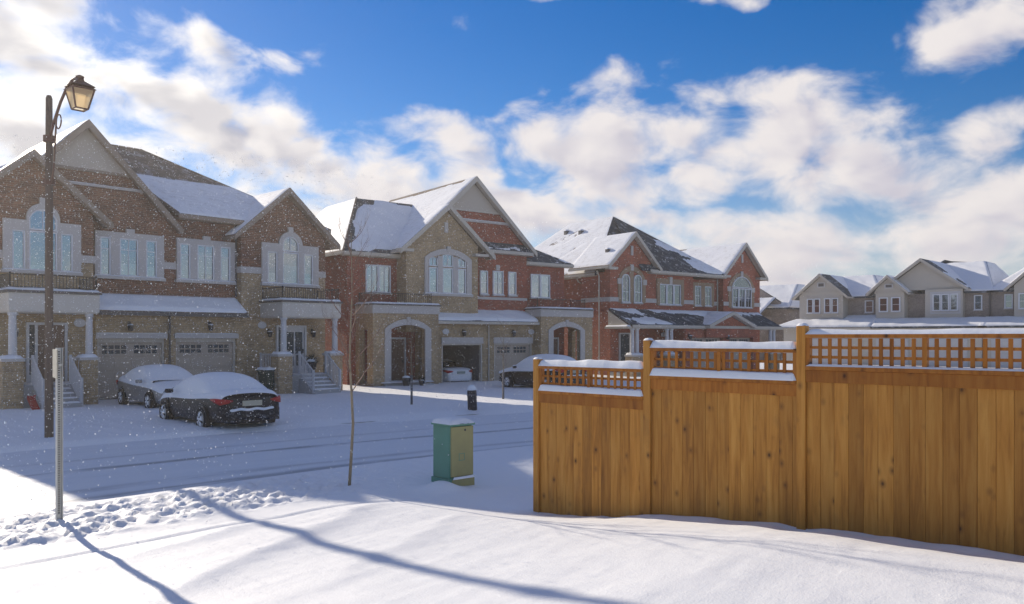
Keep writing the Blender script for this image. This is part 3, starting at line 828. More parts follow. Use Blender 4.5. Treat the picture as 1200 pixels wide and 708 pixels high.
def house_red():
    H = thing('semi_detached_house', 'red brick double house with arched porches and one open garage', 'house', (24.2, 34.5, 0), A2)
    BASE = -.5
    # walls: left wing, buff bay, gabled middle, right wing
    MB().box(0, 4.44, 0, 11., BASE, 6.7).build('wall', B_RED, H); MB().box(7.86, 14.6, 0, 11., BASE, 6.7).build('wall', B_RED, H); MB().box(4.441, 7.859, 0, 11., 2.62, 6.7).build('wall', B_RED, H); MB().box(4.441, 7.859, 5.31, 11., BASE, 2.619).build('wall', B_RED, H)
    gable_wall(H, 2.86, 7.41, BASE+3.2, 5.3, 2.85, 7.0, 9.5, -1.0, -.001, B_BUFF, 'bay_wall')
    MB().box(7.412, 11.24, -.5, -.001, 2.7, 7.15).build('gable_front_wall', B_RED, H)
    gable_wall(H, 0, 0, 0, 7.4, 4.3, 7.38, 11.3, -.49, -.1, B_RED, 'gable_wall', zlo=7.15)
    g = gable_wall(H, 0, 0, 0, 7.4, 4.3, 7.38, 11.3, -.54, -.492, STUCCO, 'stucco_panel', zlo=9.55)
    MB().box(5.9, 9.25, -.59, -.493, 9.43, 9.55).build('trim_board', TRIM, g)
    MB().box(6.5, 9.9, -.62, -.493, 8.86, 8.97).build('ledge', STONE, g)
    pad(g, 6.5, 9.9, -.62, -.5, 8.97, .04, r=.03)
    # roofs
    gable(H, 5.3, 3.0, 6.95, 9.55, -1.4, -.45, SH_BROWN, TRIM, dict(h=.06, bias=.9, amp=.3), dict(h=.03, bias=.2, amp=.5))
    gable(H, 7.4, 4.3, 7.38, 11.35, -.9, 9., SH_BROWN, TRIM, dict(h=.07, bias=.75, amp=.35, sc=.4, f=lambda U, V: -.9*sm(V, .86, 1.)*(U < .9)), dict(h=.05, bias=.3, amp=.5), w=.26)
    z0 = 6.78
    apex = (2.5, 4.0, 10.3); back = (2.5, 8., 10.3)
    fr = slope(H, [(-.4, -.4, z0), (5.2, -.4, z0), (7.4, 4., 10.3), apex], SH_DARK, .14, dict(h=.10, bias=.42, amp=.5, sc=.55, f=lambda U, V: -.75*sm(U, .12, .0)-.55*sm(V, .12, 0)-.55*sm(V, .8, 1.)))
    lf = slope(H, [(-.4, 11.4, z0), (-.4, -.4, z0), apex, back], SH_BROWN, .14, dict(h=.04, bias=.6, amp=.6, sc=.7))
    slope(H, [(12., 11.4, z0), (-.4, 11.4, z0), back, (7.4, 8., 10.3)], SH_BROWN, .14, dict(h=.05, bias=.7, amp=.4))
    MB().box(-.4, 2.9, -.48, -.4, z0-.17, z0-.02).build('gutter', TRIM, fr); MB().box(-.4, 2.9, -.4, -.001, z0-.22, z0-.16).build('soffit', TRIM, fr)
    MB().box(-.48, -.4, -.4, 11.4, z0-.17, z0-.02).build('gutter', TRIM, lf); MB().tube([(-.4, -.4, z0+.02), (2.5, 4., 10.32)], .06, 6).build('hip_cap', SH_BROWN, lf)
    rw = slope(H, [(11.3, -.4, 6.9), (15.0, -.4, 6.9), (12.6, 1.8, 8.2), (11.3, 1.8, 8.2)], SH_DARK, .14, dict(h=.10, bias=.02, amp=.8, sc=.8))
    slope(H, [(15.0, -.4, 6.9), (15.0, 9., 6.9), (12.6, 7., 8.2), (12.6, 1.8, 8.2)], SH_DARK, .14, dict(h=.07, bias=.4, amp=.5))
    MB().box(11.3, 15.0, -.48, -.4, 6.73, 6.88).build('gutter', TRIM, rw); MB().box(11.3, 15., -.4, -.001, 6.68, 6.74).build('soffit', TRIM, rw)
    pt = slope(H, [(7.75, -.95, 7.36), (11.35, -.95, 7.36), (11.0, -.5, 7.82), (7.95, -.5, 7.82)], SH_DARK, .1, dict(h=.09, bias=-.05, amp=.9, sc=1.2, f=lambda U, V: .6-.9*V-.5*U))
    MB().box(7.75, 11.35, -1.03, -.955, 7.16, 7.34).build('gutter', TRIM, pt); MB().box(7.75, 11.35, -.95, -.501, 7.16, 7.2).build('soffit', TRIM, pt)
    for x in (2.25, 7.0): MB().box(x, x+.85, -1.42, -.98, 6.86, 7.0).build('eave_return', TRIM, H)
    # windows
    opening(H, 0, 1.01, 1.73, 4.74, 6.18, 0, .06, (2, 1), .8, seed=2); opening(H, 0, 1.74, 2.46, 4.74, 6.18, 0, .06, (2, 1), .75, seed=3)
    cs = MB()
    cs.ring(outline(3.94, 6.92, 4.76, 6.66, .52), outline(4.15, 6.6, 4.77, 6.52, .36), -1.12, -.99)
    for a, b in ((4.74, 5.04), (5.72, 6.02)): cs.box(a, b, -1.118, -.99, 4.77, 6.75)
    cs.box(5.3, 5.55, -1.15, -1.0, 7.0, 7.3)
    c = cs.build('stone_surround', STONE, H)
    MB().box(3.88, 6.98, -1.18, -.99, 4.62, 4.755).build('stone_sill', STONE, c); pad(c, 3.9, 6.96, -1.178, -1.12, 4.755, .04, r=.03)
    for k, (a, b, t) in enumerate(((4.2, 4.74, 6.62), (5.04, 5.72, 6.82), (6.02, 6.56, 6.66))):
        opening(H, -1.0, a, b, 4.77, 6.14, 0, .055, (1, 1), (.7, 1., .6)[k], sill=False)
        opening(H, -1.0, a, b, 6.2, t-.0, .05, .05, (2, 1), 0, sill=False)
    for k, (a, b, t) in enumerate(((7.87, 8.4, 6.17), (8.76, 9.49, 6.2), (9.86, 10.42, 6.2))):
        opening(H, -.5, a, b, 4.84, t, 0, .055, (2 if k == 1 else 1, 2), (.0, .3, .5)[k])
    MB().box(9.0, 9.25, -.56, -.49, 6.24, 6.55).build('keystone', STONE, H)
    MB().box(7.6, 11.24, -.56, -.5, 4.55, 4.7).build('string_course', STONE, H)
    opening(H, 0, 11.9, 12.64, 4.78, 6.2, 0, .06, (1, 1), 0, seed=5); opening(H, 0, 12.66, 13.4, 4.78, 6.2, 0, .06, (1, 1), .4, seed=6)
    MB().box(5.2, 5.42, -1.06, -.99, 8.05, 8.6).build('stone_slot', STONE, H)
    # garages: left one open, right one shut
    yg = -1.3
    for a, b in ((4.282, 4.85), (7.5, 8.3), (11.0, 11.19)): MB().box(a, b, yg, yg+.3, BASE, 2.05).build('garage_wall', B_BUFF, H)
    MB().box(4.282, 11.19, yg, yg+.3, 2.052, 3.2).build('garage_wall', B_BUFF, H)
    for a, b in ((4.85, 7.5), (8.3, 11.0)):
        MB().box(a-.03, b+.03, yg-.06, yg+.01, 2.06, 2.4).build('stone_lintel', STONE, H)
        MB().ring(outline(a, b, BASE, 2.05), outline(a+.08, b-.08, BASE+.01, 1.98), yg+.02, yg+.2).build('door_trim', TRIM, H)
    garage_door(H, 8.38, 10.92, 1.98, yg+.18, z0=-.28)
    m = MB().box(4.45, 4.55, yg+.3, 5.2, BASE, 2.5); m.box(7.75, 7.85, yg+.3, 5.2, BASE, 2.5); m.box(4.45, 7.85, 5.2, 5.3, BASE, 2.5); m.box(4.45, 7.85, yg+.3, 5.2, 2.5, 2.6); m.box(4.55, 7.75, yg+.3, 5.2, BASE, -.27)
    m.build('garage_interior', plain('garage_drywall', (.22, .22, .23), .9, .05), H)
    sh = slope(H, [(4.25, yg-.45, 3.28), (11.25, yg-.45, 3.28), (11.25, -.02, 4.05), (4.25, -.02, 4.05)], SH_DARK, .1, dict(h=.14, bias=.75, amp=.5, sc=.8, f=lambda U, V: -.8*np.exp(-((V-.08)/.1)**2)*sm(U, .1, .3)*sm(U, .55, .35)))
    MB().box(4.3, 11.15, yg-.53, yg-.455, 3.12, 3.26).build('gutter', TRIM, sh); MB().box(4.3, 11.15, yg-.45, yg, 3.16, 3.18).build('soffit', TRIM, sh)
    wall_lamp(H, 6.2, yg, 2.6); wall_lamp(H, 9.6, yg, 2.6); plaque(H, 5.1, yg, 2.72); plaque(H, 10.95, yg, 2.72)
    MB().tube([(7.9, yg-.05, 3.1), (7.9, yg-.05, -.1)], .04, 8).build('downspout', TRIM, H)
    # masonry porches with arches
    for (x0, x1, a0, a1) in ((.47, 4.28, 1.47, 3.45), (11.192, 15.2, 12.1, 14.2)):
        y0 = -1.9
        arch_wall(H, x0, x1, y0, y0+.3, BASE, 3.6, a0, a1, 2.81, .22, B_BUFF)
        for xs in (x0, x1-.3):
            MB().box(xs, xs+.3, y0+.301, y0+.62, BASE, 3.6).build('porch_wall', B_BUFF, H); MB().box(xs, xs+.3, -.4, -.002, BASE, 3.6).build('porch_wall', B_BUFF, H)
            MB().box(xs, xs+.3, y0+.621, -.401, 2.8, 3.6).build('porch_wall', B_BUFF, H)
            MB().box(xs, xs+.3, y0+.621, -.401, BASE, .05).build('porch_wall', B_BUFF, H)
        c = MB().box(x0-.05, x1+.05, y0-.05, -.002, 3.602, 4.02).build('parapet', STONE, H, bevel=.02)
        MB().box(x0-.11, x1+.11, y0-.11, -.003, 4.022, 4.09).build('flashing', GUT, c)
        pad(c, x0-.1, x1+.1, y0-.1, -.02, 4.09, .10, r=.07, seed=int(x0) & 7)
        railing(c, [(x0+.15, -.1), (x0+.15, y0+.5), (x1-.15, y0+.5), (x1-.15, -.1)], [4.1]*4, .55, IRON, .11, .009, .016)
        MB().box(x0+.3, x1-.3, y0+.1, -.002, BASE, .12).build('porch_floor', CONC, H)
        pad(H, x0+.4, x1-.4, y0-.3, -.9, .12, .06, r=.1)
        MB().box(x0+.5, x1-.5, y0-.35, y0-.06, BASE, .05).build('step', CONC, H)
        front_door(H, x0+1.6, x0+2.9, 0, .12, 2.4, plain('front_door_brown', (.16, .09, .06), .5), glass=False)
    return H
house_red()
# ------------------------------------------------------------------ orange brick house (behind the fence)
def house_orange():
    H = thing('semi_detached_house', 'orange red brick double house with dark porch roof above the fence', 'house', (41.8, 31.0, 0), A2)
    BASE = -.6
    MB().box(.6, 15.4, .5, 13., BASE, 6.5).build('wall', B_ORANGE, H)
    MB().box(0, 8.0, 0, .499, BASE, 6.78).build('front_wall', B_ORANGE, H)
    MB().box(0, .599, .5, 2.7, BASE, 6.6).build('side_wall', B_ORANGE, H)
    gable_wall(H, 0, 3.75, 6.782, 1.95, 2.45, 6.95, 9.25, 0.002, .48, B_ORANGE)
    gable_wall(H, 11.3, 15.6, BASE, 13.45, 2.55, 6.85, 9.3, 0, .499, B_ORANGE, 'bay_wall')
    # roofs
    fullL = dict(h=.06, bias=.85, amp=.3, sc=.7)
    gL, gR = gable(H, 1.95, 2.45, 6.95, 9.25, -.4, 3.4, SH_BROWN, TRIM, fullL, dict(h=.05, bias=.2, amp=.6))
    gable(H, 13.45, 2.6, 6.85, 9.35, -.4, 7., SH_BROWN, TRIM, dict(h=.07, bias=.7, amp=.5, f=lambda U, V: -.6*sm(V, .85, 1.)*(U < .85)), dict(h=.05, bias=.5, amp=.5))
    A, B = (4.2, 4.0, 10.95), (4.2, 8.6, 10.95)
    lf = slope(H, [(-.2, 14., 6.6), (-.2, 1.2, 6.6), A, B], SH_BROWN, .14, dict(h=.03, bias=.42, amp=.7, sc=1.0))
    fr = slope(H, [(-.2, 1.2, 6.6), (11.4, -.35, 6.85), (11.39, -.35, 6.86), A], SH_DARK, .14, None)
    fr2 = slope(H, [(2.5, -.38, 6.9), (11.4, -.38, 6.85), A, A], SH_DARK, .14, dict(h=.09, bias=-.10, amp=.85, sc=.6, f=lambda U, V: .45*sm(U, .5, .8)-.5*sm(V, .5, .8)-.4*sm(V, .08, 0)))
    slope(H, [(11.4, -.35, 6.85), (11.4, 14., 6.85), B, A], SH_DARK, .14, dict(h=.07, bias=.6, amp=.4))
    slope(H, [(15.8, 14., 6.7), (-.2, 14., 6.6), B, (11., 8.6, 9.)], SH_DARK, .14, dict(h=.07, bias=.6, amp=.4))
    for o, a, b in ((fr2, 3.4, 11.2),): MB().box(a, b, -.46, -.385, 6.68, 6.83).build('gutter', TRIM, o); MB().box(a, b, -.38, -.001, 6.62, 6.68).build('soffit', TRIM, o)
    MB().box(-.28, -.2, 1.2, 14, 6.42, 6.58).build('gutter', TRIM, lf); MB().box(-.2, .6, 1.2, 13., 6.38, 6.42).build('soffit', TRIM, lf)
    for (u, v, sl) in ((.25, .82, lf), (.55, .78, lf)):
        p = Vector((-.2, 14., 6.6)).lerp(Vector((-.2, 1.2, 6.6)), u).lerp(Vector(B).lerp(Vector(A), u), v)
        MB().box(p.x-.2, p.x+.15, p.y-.17, p.y+.17, p.z-.2, p.z+.14).build('roof_vent', GUT, sl, bevel=.04); pad(sl, p.x-.22, p.x+.2, p.y-.19, p.y+.19, p.z+.12, .12, r=.12)
    MB().box(.45, .75, .6, .95, 7.6, 8.14).build('roof_vent', GUT, gL, bevel=.04); pad(gL, .42, .78, .58, .97, 8.12, .12, r=.12)
    for x in (-.45, 3.3, 10.9, 15.1): MB().box(x, x+.75, -.42, -.002, 6.72, 6.88).build('eave_return', TRIM, H)
    # windows
    SB = plain('tan_brick_soldier', (.33, .23, .15), .9, .15, 8.)
    cs = MB(); cs.ring(outline(.69, 3.2, 4.66, 6.1, .95), outline(.96, 2.9, 4.661, 6.1, .62), -.06, .02); cs.box(1.69, 2.09, -.05, .02, 4.66, 6.8)
    c = cs.build('brick_surround', SB, H)
    for z in (5.85,): 
        for a in (.62, 2.95): MB().box(a, a+.34, -.09, .01, z, z+.35).build('stone_block', STONE, c)
    MB().box(1.8, 2.05, -.1, .01, 6.75, 7.15).build('keystone', STONE, c)
    for k, (a, b) in enumerate(((.98, 1.69), (2.09, 2.8))): opening(H, -.02, a, b, 4.66, 6.05, .45, .06, (2, 2), (-.9, 0)[k], seed=k)
    c = casing(H, 0, [(4.25, 4.52, 4.6, 6.35), (6.65, 6.92, 4.6, 6.35), (4.53, 6.64, 6.02, 6.35)], mat=SB, name='brick_surround')
    MB().box(5.45, 5.72, -.15, .01, 6.0, 6.5).build('keystone', STONE, c)
    for k in range(3): opening(H, 0, 4.52+.71*k, 5.22+.71*k, 4.62, 6.0, 0, .06, (1, 1), (0, -.15, -.7)[k], seed=k)
    c = casing(H, .5, [(8.3, 8.66, 4.6, 6.3), (9.35, 9.75, 4.6, 6.05), (10.5, 10.75, 4.6, 6.3), (8.67, 10.49, 6.06, 6.3)], mat=SB, name='brick_surround')
    for k, (a, b) in enumerate(((8.68, 9.35), (9.75, 10.48))): opening(H, .5, a, b, 4.65, 6.05, 0, .06, (2, 2), (-.8, 0)[k], seed=k)
    cs = MB(); cs.ring(outline(11.85, 14.85, 4.58, 6.1, 1.05), outline(12.2, 14.5, 4.581, 6.1, .8), -.06, .02); c = cs.build('brick_surround', SB, H)
    MB().box(13.22, 13.5, -.1, .01, 6.8, 7.25).build('keystone', STONE, c)
    for a in (11.75, 14.55): MB().box(a, a+.36, -.09, .01, 5.75, 6.1).build('stone_block', STONE, c)
    for k in range(3): opening(H, -.02, 12.22+.76*k, 12.96+.76*k, 4.6, 6.0, 0, .06, (2, 2), (0, -.3, 0)[k], sill=k < 3, seed=k)
    opening(H, -.02, 12.22, 14.48, 6.03, 6.1, .78, .06, (1, 1), .0, sill=False)
    for x, z in ((1.95, 7.75), (13.45, 7.9)): MB().box(x-.1, x+.1, -.06, .01, z, z+.62).build('stone_slot', STONE, H)
    for (a, b, y) in ((0, .69, 0), (3.2, 4.25, 0), (6.92, 8.0, 0), (8.0, 8.3, .5), (10.75, 11.3, .5), (11.3, 11.85, 0), (14.85, 15.6, 0)):
        MB().box(a, b, y-.06, y+.01, 4.7, 4.98).build('string_course', STONE, H)
    MB().box(-.06, .001, -.06, 2.7, 4.7, 4.98).build('string_course', STONE, H)
    MB().tube([(-.3, 0.9, 6.7), (-.12, .9, 6.35), (-.1, .9, 0)], .05, 8).build('downspout', TRIM, H)
    MB().tube([(-.2, 3.0, 6.4), (-.02, 3.0, 6.1), (.5, 3.0, 5.9), (.5, 3.0, 1)], .05, 8).build('downspout', TRIM, H)
    MB().tube([(11.15, .4, 6.6), (11.15, .4, 4.3)], .05, 8).build('downspout', TRIM, H)
    # porch roof along the whole front with a small gable over the garages
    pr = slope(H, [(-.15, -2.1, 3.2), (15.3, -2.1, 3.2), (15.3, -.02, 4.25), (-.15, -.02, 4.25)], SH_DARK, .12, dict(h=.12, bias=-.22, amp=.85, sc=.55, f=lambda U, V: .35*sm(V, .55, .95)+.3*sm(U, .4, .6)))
    MB().box(-.15, 15.3, -2.18, -2.105, 3.0, 3.18).build('gutter', TRIM, pr); MB().box(-.1, 15.25, -2.05, -.1, 2.96, 3.0).build('soffit', TRIM, pr)
    MB().prism([(-2.1, 3.0), (-.02, 3.0), (-.02, 4.1)], -.2, -.152, 'x').build('gable_end', TRIM, pr)
    er = MB().box(-.5, -.2, -2.1, -.02, 2.95, 3.08).build('eave_return', TRIM, pr); pad(er, -.5, -.2, -2.1, -.02, 3.08, .1, r=.08)
    gable(H, 9.2, 2.5, 3.22, 4.15, -2.5, -.3, SH_DARK, TRIM, dict(h=.09, bias=.6, amp=.5), dict(h=.09, bias=.3, amp=.6), w=.2)
    gable_wall(H, 6.9, 11.5, 2.4, 9.2, 2.5, 3.22, 4.15, -2.1, -1.9, B_ORANGE)
    for a, b in ((5.0, 5.5), (8.9, 9.5), (12.2, 12.6)): MB().box(a, b, -1.9, -.002, BASE, 2.38).build('garage_wall', B_ORANGE, H)
    MB().box(5.0, 12.6, -1.899, -.002, 2.382, 2.95).build('garage_wall', B_ORANGE, H)
    for a, b in ((5.5, 8.9), (9.5, 12.2)): garage_door(H, a, b, 2.38, -1.6)
    wall_lamp(H, 5.3, -1.9, 2.4); plaque(H, 4.85, -.1, 2.6); wall_lamp(H, 9.2, -1.9, 2.4)
    for a in (.05, 3.2, 14.2):
        for k in (0, 1):
            column(H, a+.42*k-.13, a+.42*k+.13, -1.9, 1.35, 2.96)
        pedestal(H, a-.3, a+.72, -2.2, -1.6, 1.32, B_BUFF, seed=int(a))
    front_door(H, .75, 1.75, 0, .2, 2.7, IRON, side=False)
    MB().box(-.1, 5, -1.9, -.002, BASE, .2).build('porch_floor', CONC, H)
    return H
house_orange()

# ------------------------------------------------------------------ taupe houses on the cross street, far right
AR = R(-90)
def simple_win(H, y, x0, x1, z0, z1, blind=0, sill=True):
    opening(H, y, x0, x1, z0, z1, 0, .09, (1, 2), blind, sill=sill)
def far_houses():
    S = dict(h=.12, bias=.7, amp=.55, sc=.5)
    # left one: single gable bay over a snowy garage roof
    H = thing('far_house', 'taupe house with one front gable, leftmost beyond the tall fence panel', 'house', (73, 32.4, 0), AR, 'taupe houses beyond the fence')
    MB().box(0, 6.8, 1.2, 12, -.6, 6.0).build('wall', B_GREY, H)
    gable_wall(H, 0, 4.0, 3.0, 2.0, 2.45, 6.05, 8.15, 0, 1.199, SIDING, 'bay_wall')
    gable(H, 2.0, 2.55, 6.05, 8.2, -.35, 5., SH_DARK, TRIM, dict(h=.1, bias=1.), dict(h=.1, bias=.1, amp=.4, sc=.4, f=lambda U, V: .9*sm(U, .4, .6)-.3), w=.22)
    MB().box(.1, 3.9, -.05, .001, 6.45, 6.62).build('trim_board', TRIM, H)
    MB().box(1.7, 2.4, -.07, .01, 6.95, 7.4).build('gable_vent', WHITE, H); MB().box(1.8, 2.3, -.08, -.06, 7.03, 7.32).build('louvre', GUT, H)
    MB().box(.55, 3.8, -.04, .005, 4.4, 6.15).build('window_surround', SIDING, H)
    for a in (.74, 1.38, 2.34, 3.02): simple_win(H, -.04, a, a+.6, 4.6, 5.95, .5 if a > 2.2 else 0)
    simple_win(H, 1.2, 5.5, 6.25, 4.6, 5.7, .9)
    slope(H, [(4.0, .85, 6.05), (7.1, .85, 6.05), (5.0, 5.0, 8.2), (2.0, 5.0, 8.2)], SH_DARK, .14, S)
    slope(H, [(7.1, .85, 6.05), (7.1, 12.4, 6.05), (5., 7., 8.2), (5., 5.0, 8.2)], SH_DARK, .14, S)
    slope(H, [(-.5, 12.4, 6.05), (-.5, 4.8, 6.05), (2., 5., 8.2), (2., 7., 8.2)], SH_DARK, .14, FULL)
    MB().box(-.8, 6.8, -1.6, -.001, -.6, 3.2).build('garage_wall', SIDING, H); MB().box(4.0, 6.8, 0, 1.199, -.6, 3.6).build('garage_wall', SIDING, H)
    sh = slope(H, [(-1.6, -2.0, 3.3), (7.1, -2.0, 3.3), (7.1, .0, 4.0), (-.3, .0, 4.0)], SH_DARK, .14, dict(h=.16, bias=1., amp=.2)); MB().box(-1.6, 7.1, -2.08, -2.005, 3.1, 3.26).build('gutter', TRIM, sh)
    slope(H, [(4.0, 0.002, 4.0), (7.1, 0.002, 4.0), (7.1, 1.2, 4.4), (4.0, 1.2, 4.4)], SH_DARK, .14, FULL)
    garage_door(H, .5, 5.2, 2.3, -1.66, WHITE, False)
    # middle one: small gable beside a big gable
    H = thing('far_house', 'taupe house with a small gable beside a big gable beyond the fence', 'house', (73, 25.56, 0), AR, 'taupe houses beyond the fence')
    MB().box(0.01, 8.6, .9, 13, -.6, 6.1).build('wall', B_GREY, H)
    gable_wall(H, 0, 2.35, 3.0, 1.05, 1.65, 6.2, 7.72, 0, .899, SIDING, 'bay_wall')
    gable(H, 1.05, 1.75, 6.2, 7.75, -.35, 3., SH_DARK, TRIM, FULL, dict(h=.1, bias=.5, amp=.5, f=lambda U, V: .5*U-.2), w=.2)
    MB().box(.05, 2.3, -.05, .001, 6.2, 6.34).build('trim_board', TRIM, H); MB().box(.75, 1.45, -.07, .01, 6.62, 7.0).build('gable_vent', WHITE, H); MB().box(.85, 1.35, -.08, -.06, 6.7, 6.93).build('louvre', GUT, H)
    for a in (.28, 1.3): simple_win(H, 0, a, a+.75, 4.6, 5.85, 0)
    MB().box(3.9, 6.75, .3, .899, 3., 6.4).build('bay_wall', SIDING, H)
    gable_wall(H, 0, 0, 0, 3.6, 3.6, 6.38, 9.0, .5, .898, SIDING, 'gable_wall', zlo=6.402)
    gable(H, 3.6, 3.65, 6.38, 9.05, .0, 7., SH_DARK, TRIM, FULL, dict(h=.1, bias=.25, amp=.4, sc=.4, f=lambda U, V: .8*sm(U, .25, .6)-.25), w=.22)
    for k, a in enumerate((4.5, 5.15, 5.8)): simple_win(H, .3, a, a+.62, 4.6, 6.0, (.95, 0, .95)[k])
    MB().box(4.3, 6.6, .285, .305, 4.35, 6.2).build('window_surround', WHITE, H)
    simple_win(H, .9, 7.45, 8.05, 4.62, 5.85, .95)
    slope(H, [(6.8, .5, 6.15), (9.0, .5, 6.15), (7.0, 6.5, 9.0), (3.6, 7.0, 9.05)], SH_DARK, .14, S); slope(H, [(9., .5, 6.15), (9., 13.5, 6.15), (7., 9., 9.0), (7., 6.5, 9.)], SH_DARK, .14, FULL)
    slope(H, [(-.2, 13.5, 6.3), (-.2, 2.8, 6.3), (3.6, 7., 9.4), (3.6, 9., 9.4)], SH_DARK, .14, FULL)
    slope(H, [(9., 13.5, 6.3), (-.2, 13.5, 6.3), (3.6, 9., 9.4), (7., 9., 9.0)], SH_DARK, .14, FULL)
    MB().box(-.01, 8.6, -1.6, -.001, -.6, 3.2).build('garage_wall', SIDING, H); MB().box(2.36, 8.6, 0, .899, -.6, 3.4).build('garage_wall', SIDING, H)
    slope(H, [(.25, -2.0, 3.3), (9., -2.0, 3.3), (9., .25, 4.0), (.0, .25, 4.0)], SH_DARK, .14, dict(h=.14, bias=.8, amp=.3))
    MB().tube([(8.62, .75, 6.), (8.62, .75, 4.)], .07, 8).build('downspout', GUT, H)
    garage_door(H, .6, 3.2, 2.3, -1.66, WHITE, False); garage_door(H, 4.4, 7.6, 2.3, -1.66, WHITE, False)
    # right one, cut by the frame
    H = thing('far_house', 'taupe house cut off by the right edge beyond the fence', 'house', (73, 16.9, 0), AR, 'taupe houses beyond the fence')
    MB().box(0.01, 8.6, .9, 13, -.6, 6.1).build('wall', B_GREY, H)
    simple_win(H, .9, .95, 1.55, 4.7, 5.85, .95)
    gable_wall(H, 1.8, 5.0, 3.0, 3.4, 2.1, 6.2, 8.2, 0, .899, SIDING, 'bay_wall')
    gable(H, 3.4, 2.2, 6.2, 8.25, -.35, 3., SH_DARK, TRIM, FULL, dict(h=.1, bias=.5, amp=.5), w=.2)
    for a in (2.1, 3.5): simple_win(H, 0, a, a+.9, 4.6, 5.85, 0)
    slope(H, [(-.2, .5, 6.15), (9., .5, 6.15), (8., 6.5, 9.4), (3.0, 6.5, 9.4)], SH_DARK, .14, FULL)
    slope(H, [(-.2, 13.5, 6.15), (-.2, .5, 6.15), (3.0, 6.5, 9.4), (3.0, 8., 9.4)], SH_DARK, .14, FULL)
    slope(H, [(9., 13.5, 6.15), (-.2, 13.5, 6.15), (3.0, 8., 9.4), (8., 8., 9.4)], SH_DARK, .14, FULL)
    MB().box(-.01, 8.6, -1.6, -.001, -.6, 3.2).build('garage_wall', SIDING, H); MB().box(0, 8.6, 0, .899, -.6, 3.4).build('garage_wall', SIDING, H)
    slope(H, [(-.3, -2.0, 3.3), (9., -2.0, 3.3), (9., .25, 4.0), (-.3, .25, 4.0)], SH_DARK, .14, dict(h=.14, bias=.8, amp=.3))
    garage_door(H, .6, 3.2, 2.3, -1.66, WHITE, False)
    # grey brick house glimpsed between
    H = thing('far_house', 'grey brick house glimpsed right behind the orange brick house', 'house', (81, 44.5, 0), AR)
    MB().box(0, 7.2, 0, 10, -.6, 5.6).build('wall', B_GREY, H)
    gable_wall(H, 0, 7.2, 5.602, 3.4, 4.0, 5.5, 8.2, .3, .6, B_GREY)
    slope(H, [(-.4, 0, 5.5), (7.6, -.3, 5.5), (6.4, 4.5, 8.2), (2.0, 4.5, 8.2)], SH_DARK, .14, S)
    slope(H, [(7.6, -.3, 5.5), (7.6, 10.3, 5.5), (6.4, 6., 8.2), (6.4, 4.5, 8.2)], SH_DARK, .14, S)
    slope(H, [(-.4, 10.3, 5.5), (-.4, 0, 5.5), (2., 4.5, 8.2), (2., 6., 8.2)], SH_DARK, .14, FULL)
    MB().box(.8, 5.6, -3.4, -.001, -.6, 4.6).build('wing_wall', B_GREY, H)
    slope(H, [(.4, -3.8, 4.7), (6., -3.8, 4.7), (6., -.02, 6.6), (.4, -.02, 6.6)], SH_DARK, .14, dict(h=.12, bias=.8, amp=.3))
    for a in (1.6, 3.9): simple_win(H, -3.4, a, a+.9, 3.1, 4.3, .7)
far_houses()
# ------------------------------------------------------------------ wooden fence
def wood_fn(N, bs):
    oi = N.n.new('ShaderNodeObjectInfo')
    x, y, z = N.sep(objco(N)); rnd = oi.outputs['Random']
    off = N.mul(rnd, 37.)
    v = N.xyz(N.add(N.mul(x, 9.), off), N.mul(y, 9.), N.mul(z, .7))
    g = N.noise(v, 2.2, 6, .6, .4)
    v2 = N.xyz(N.add(x, off), y, N.mul(z, .45))
    k = N.n.new('ShaderNodeTexVoronoi'); N.put(k.inputs['Vector'], N.xyz(N.add(N.mul(x, 1.), off), 0., N.mul(z, .72))); k.inputs['Scale'].default_value = 6.4
    knot = N.sstep(k.outputs['Distance'], .13, .03, 0., 1.)
    halo = N.sstep(k.outputs['Distance'], .30, .06, 0., 1.)
    c = N.ramp(N.add(N.mul(g, .75), N.mul(N.noise(v2, 1.7, 3), .35)), [(.30, (.23, .085, .012)), (.52, (.47, .20, .032)), (.80, (.62, .315, .07))])
    tint = N.ramp(rnd, [(0., (.78, .75, .70)), (.5, (1., 1., 1.)), (1., (1.14, 1.13, 1.10))])
    c = N.mix(1., c, tint, 'MULTIPLY')
    keep = N.sstep(N.noise(N.xyz(N.add(x, off), 0., z), 2.6, 1), .36, .50); halo = N.mul(halo, keep); knot = N.mul(knot, keep)
    c = N.mix(N.mul(N.sstep(N.noise(N.xyz(N.add(x, off), y, N.mul(z, .6)), 3.1, 4, .6), .55, .72), .3), c, (.21, .10, .03)); c = N.mix(N.mul(halo, .6), c, (.17, .065, .016)); c = N.mix(N.mul(knot, .85), c, (.06, .025, .010))
    N.put(bs.inputs['Base Color'], c); bs.inputs['Roughness'].default_value = .62; bs.inputs['Specular IOR Level'].default_value = .3
    N.put(bs.inputs['Normal'], N.bump(N.sub(g, N.mul(knot, .4)), .25, .006))
WOOD = material('stained_cedar', wood_fn)
def wood_dark(N, bs):
    wood_fn(N, bs)
    k = bs.inputs['Base Color'].links[0].from_socket
    N.put(bs.inputs['Base Color'], N.mix(1., k, (.80, .66, .50), 'MULTIPLY'))
WOOD2 = material('stained_cedar_trim', wood_dark)
FX, FT = 7.94, 7.05
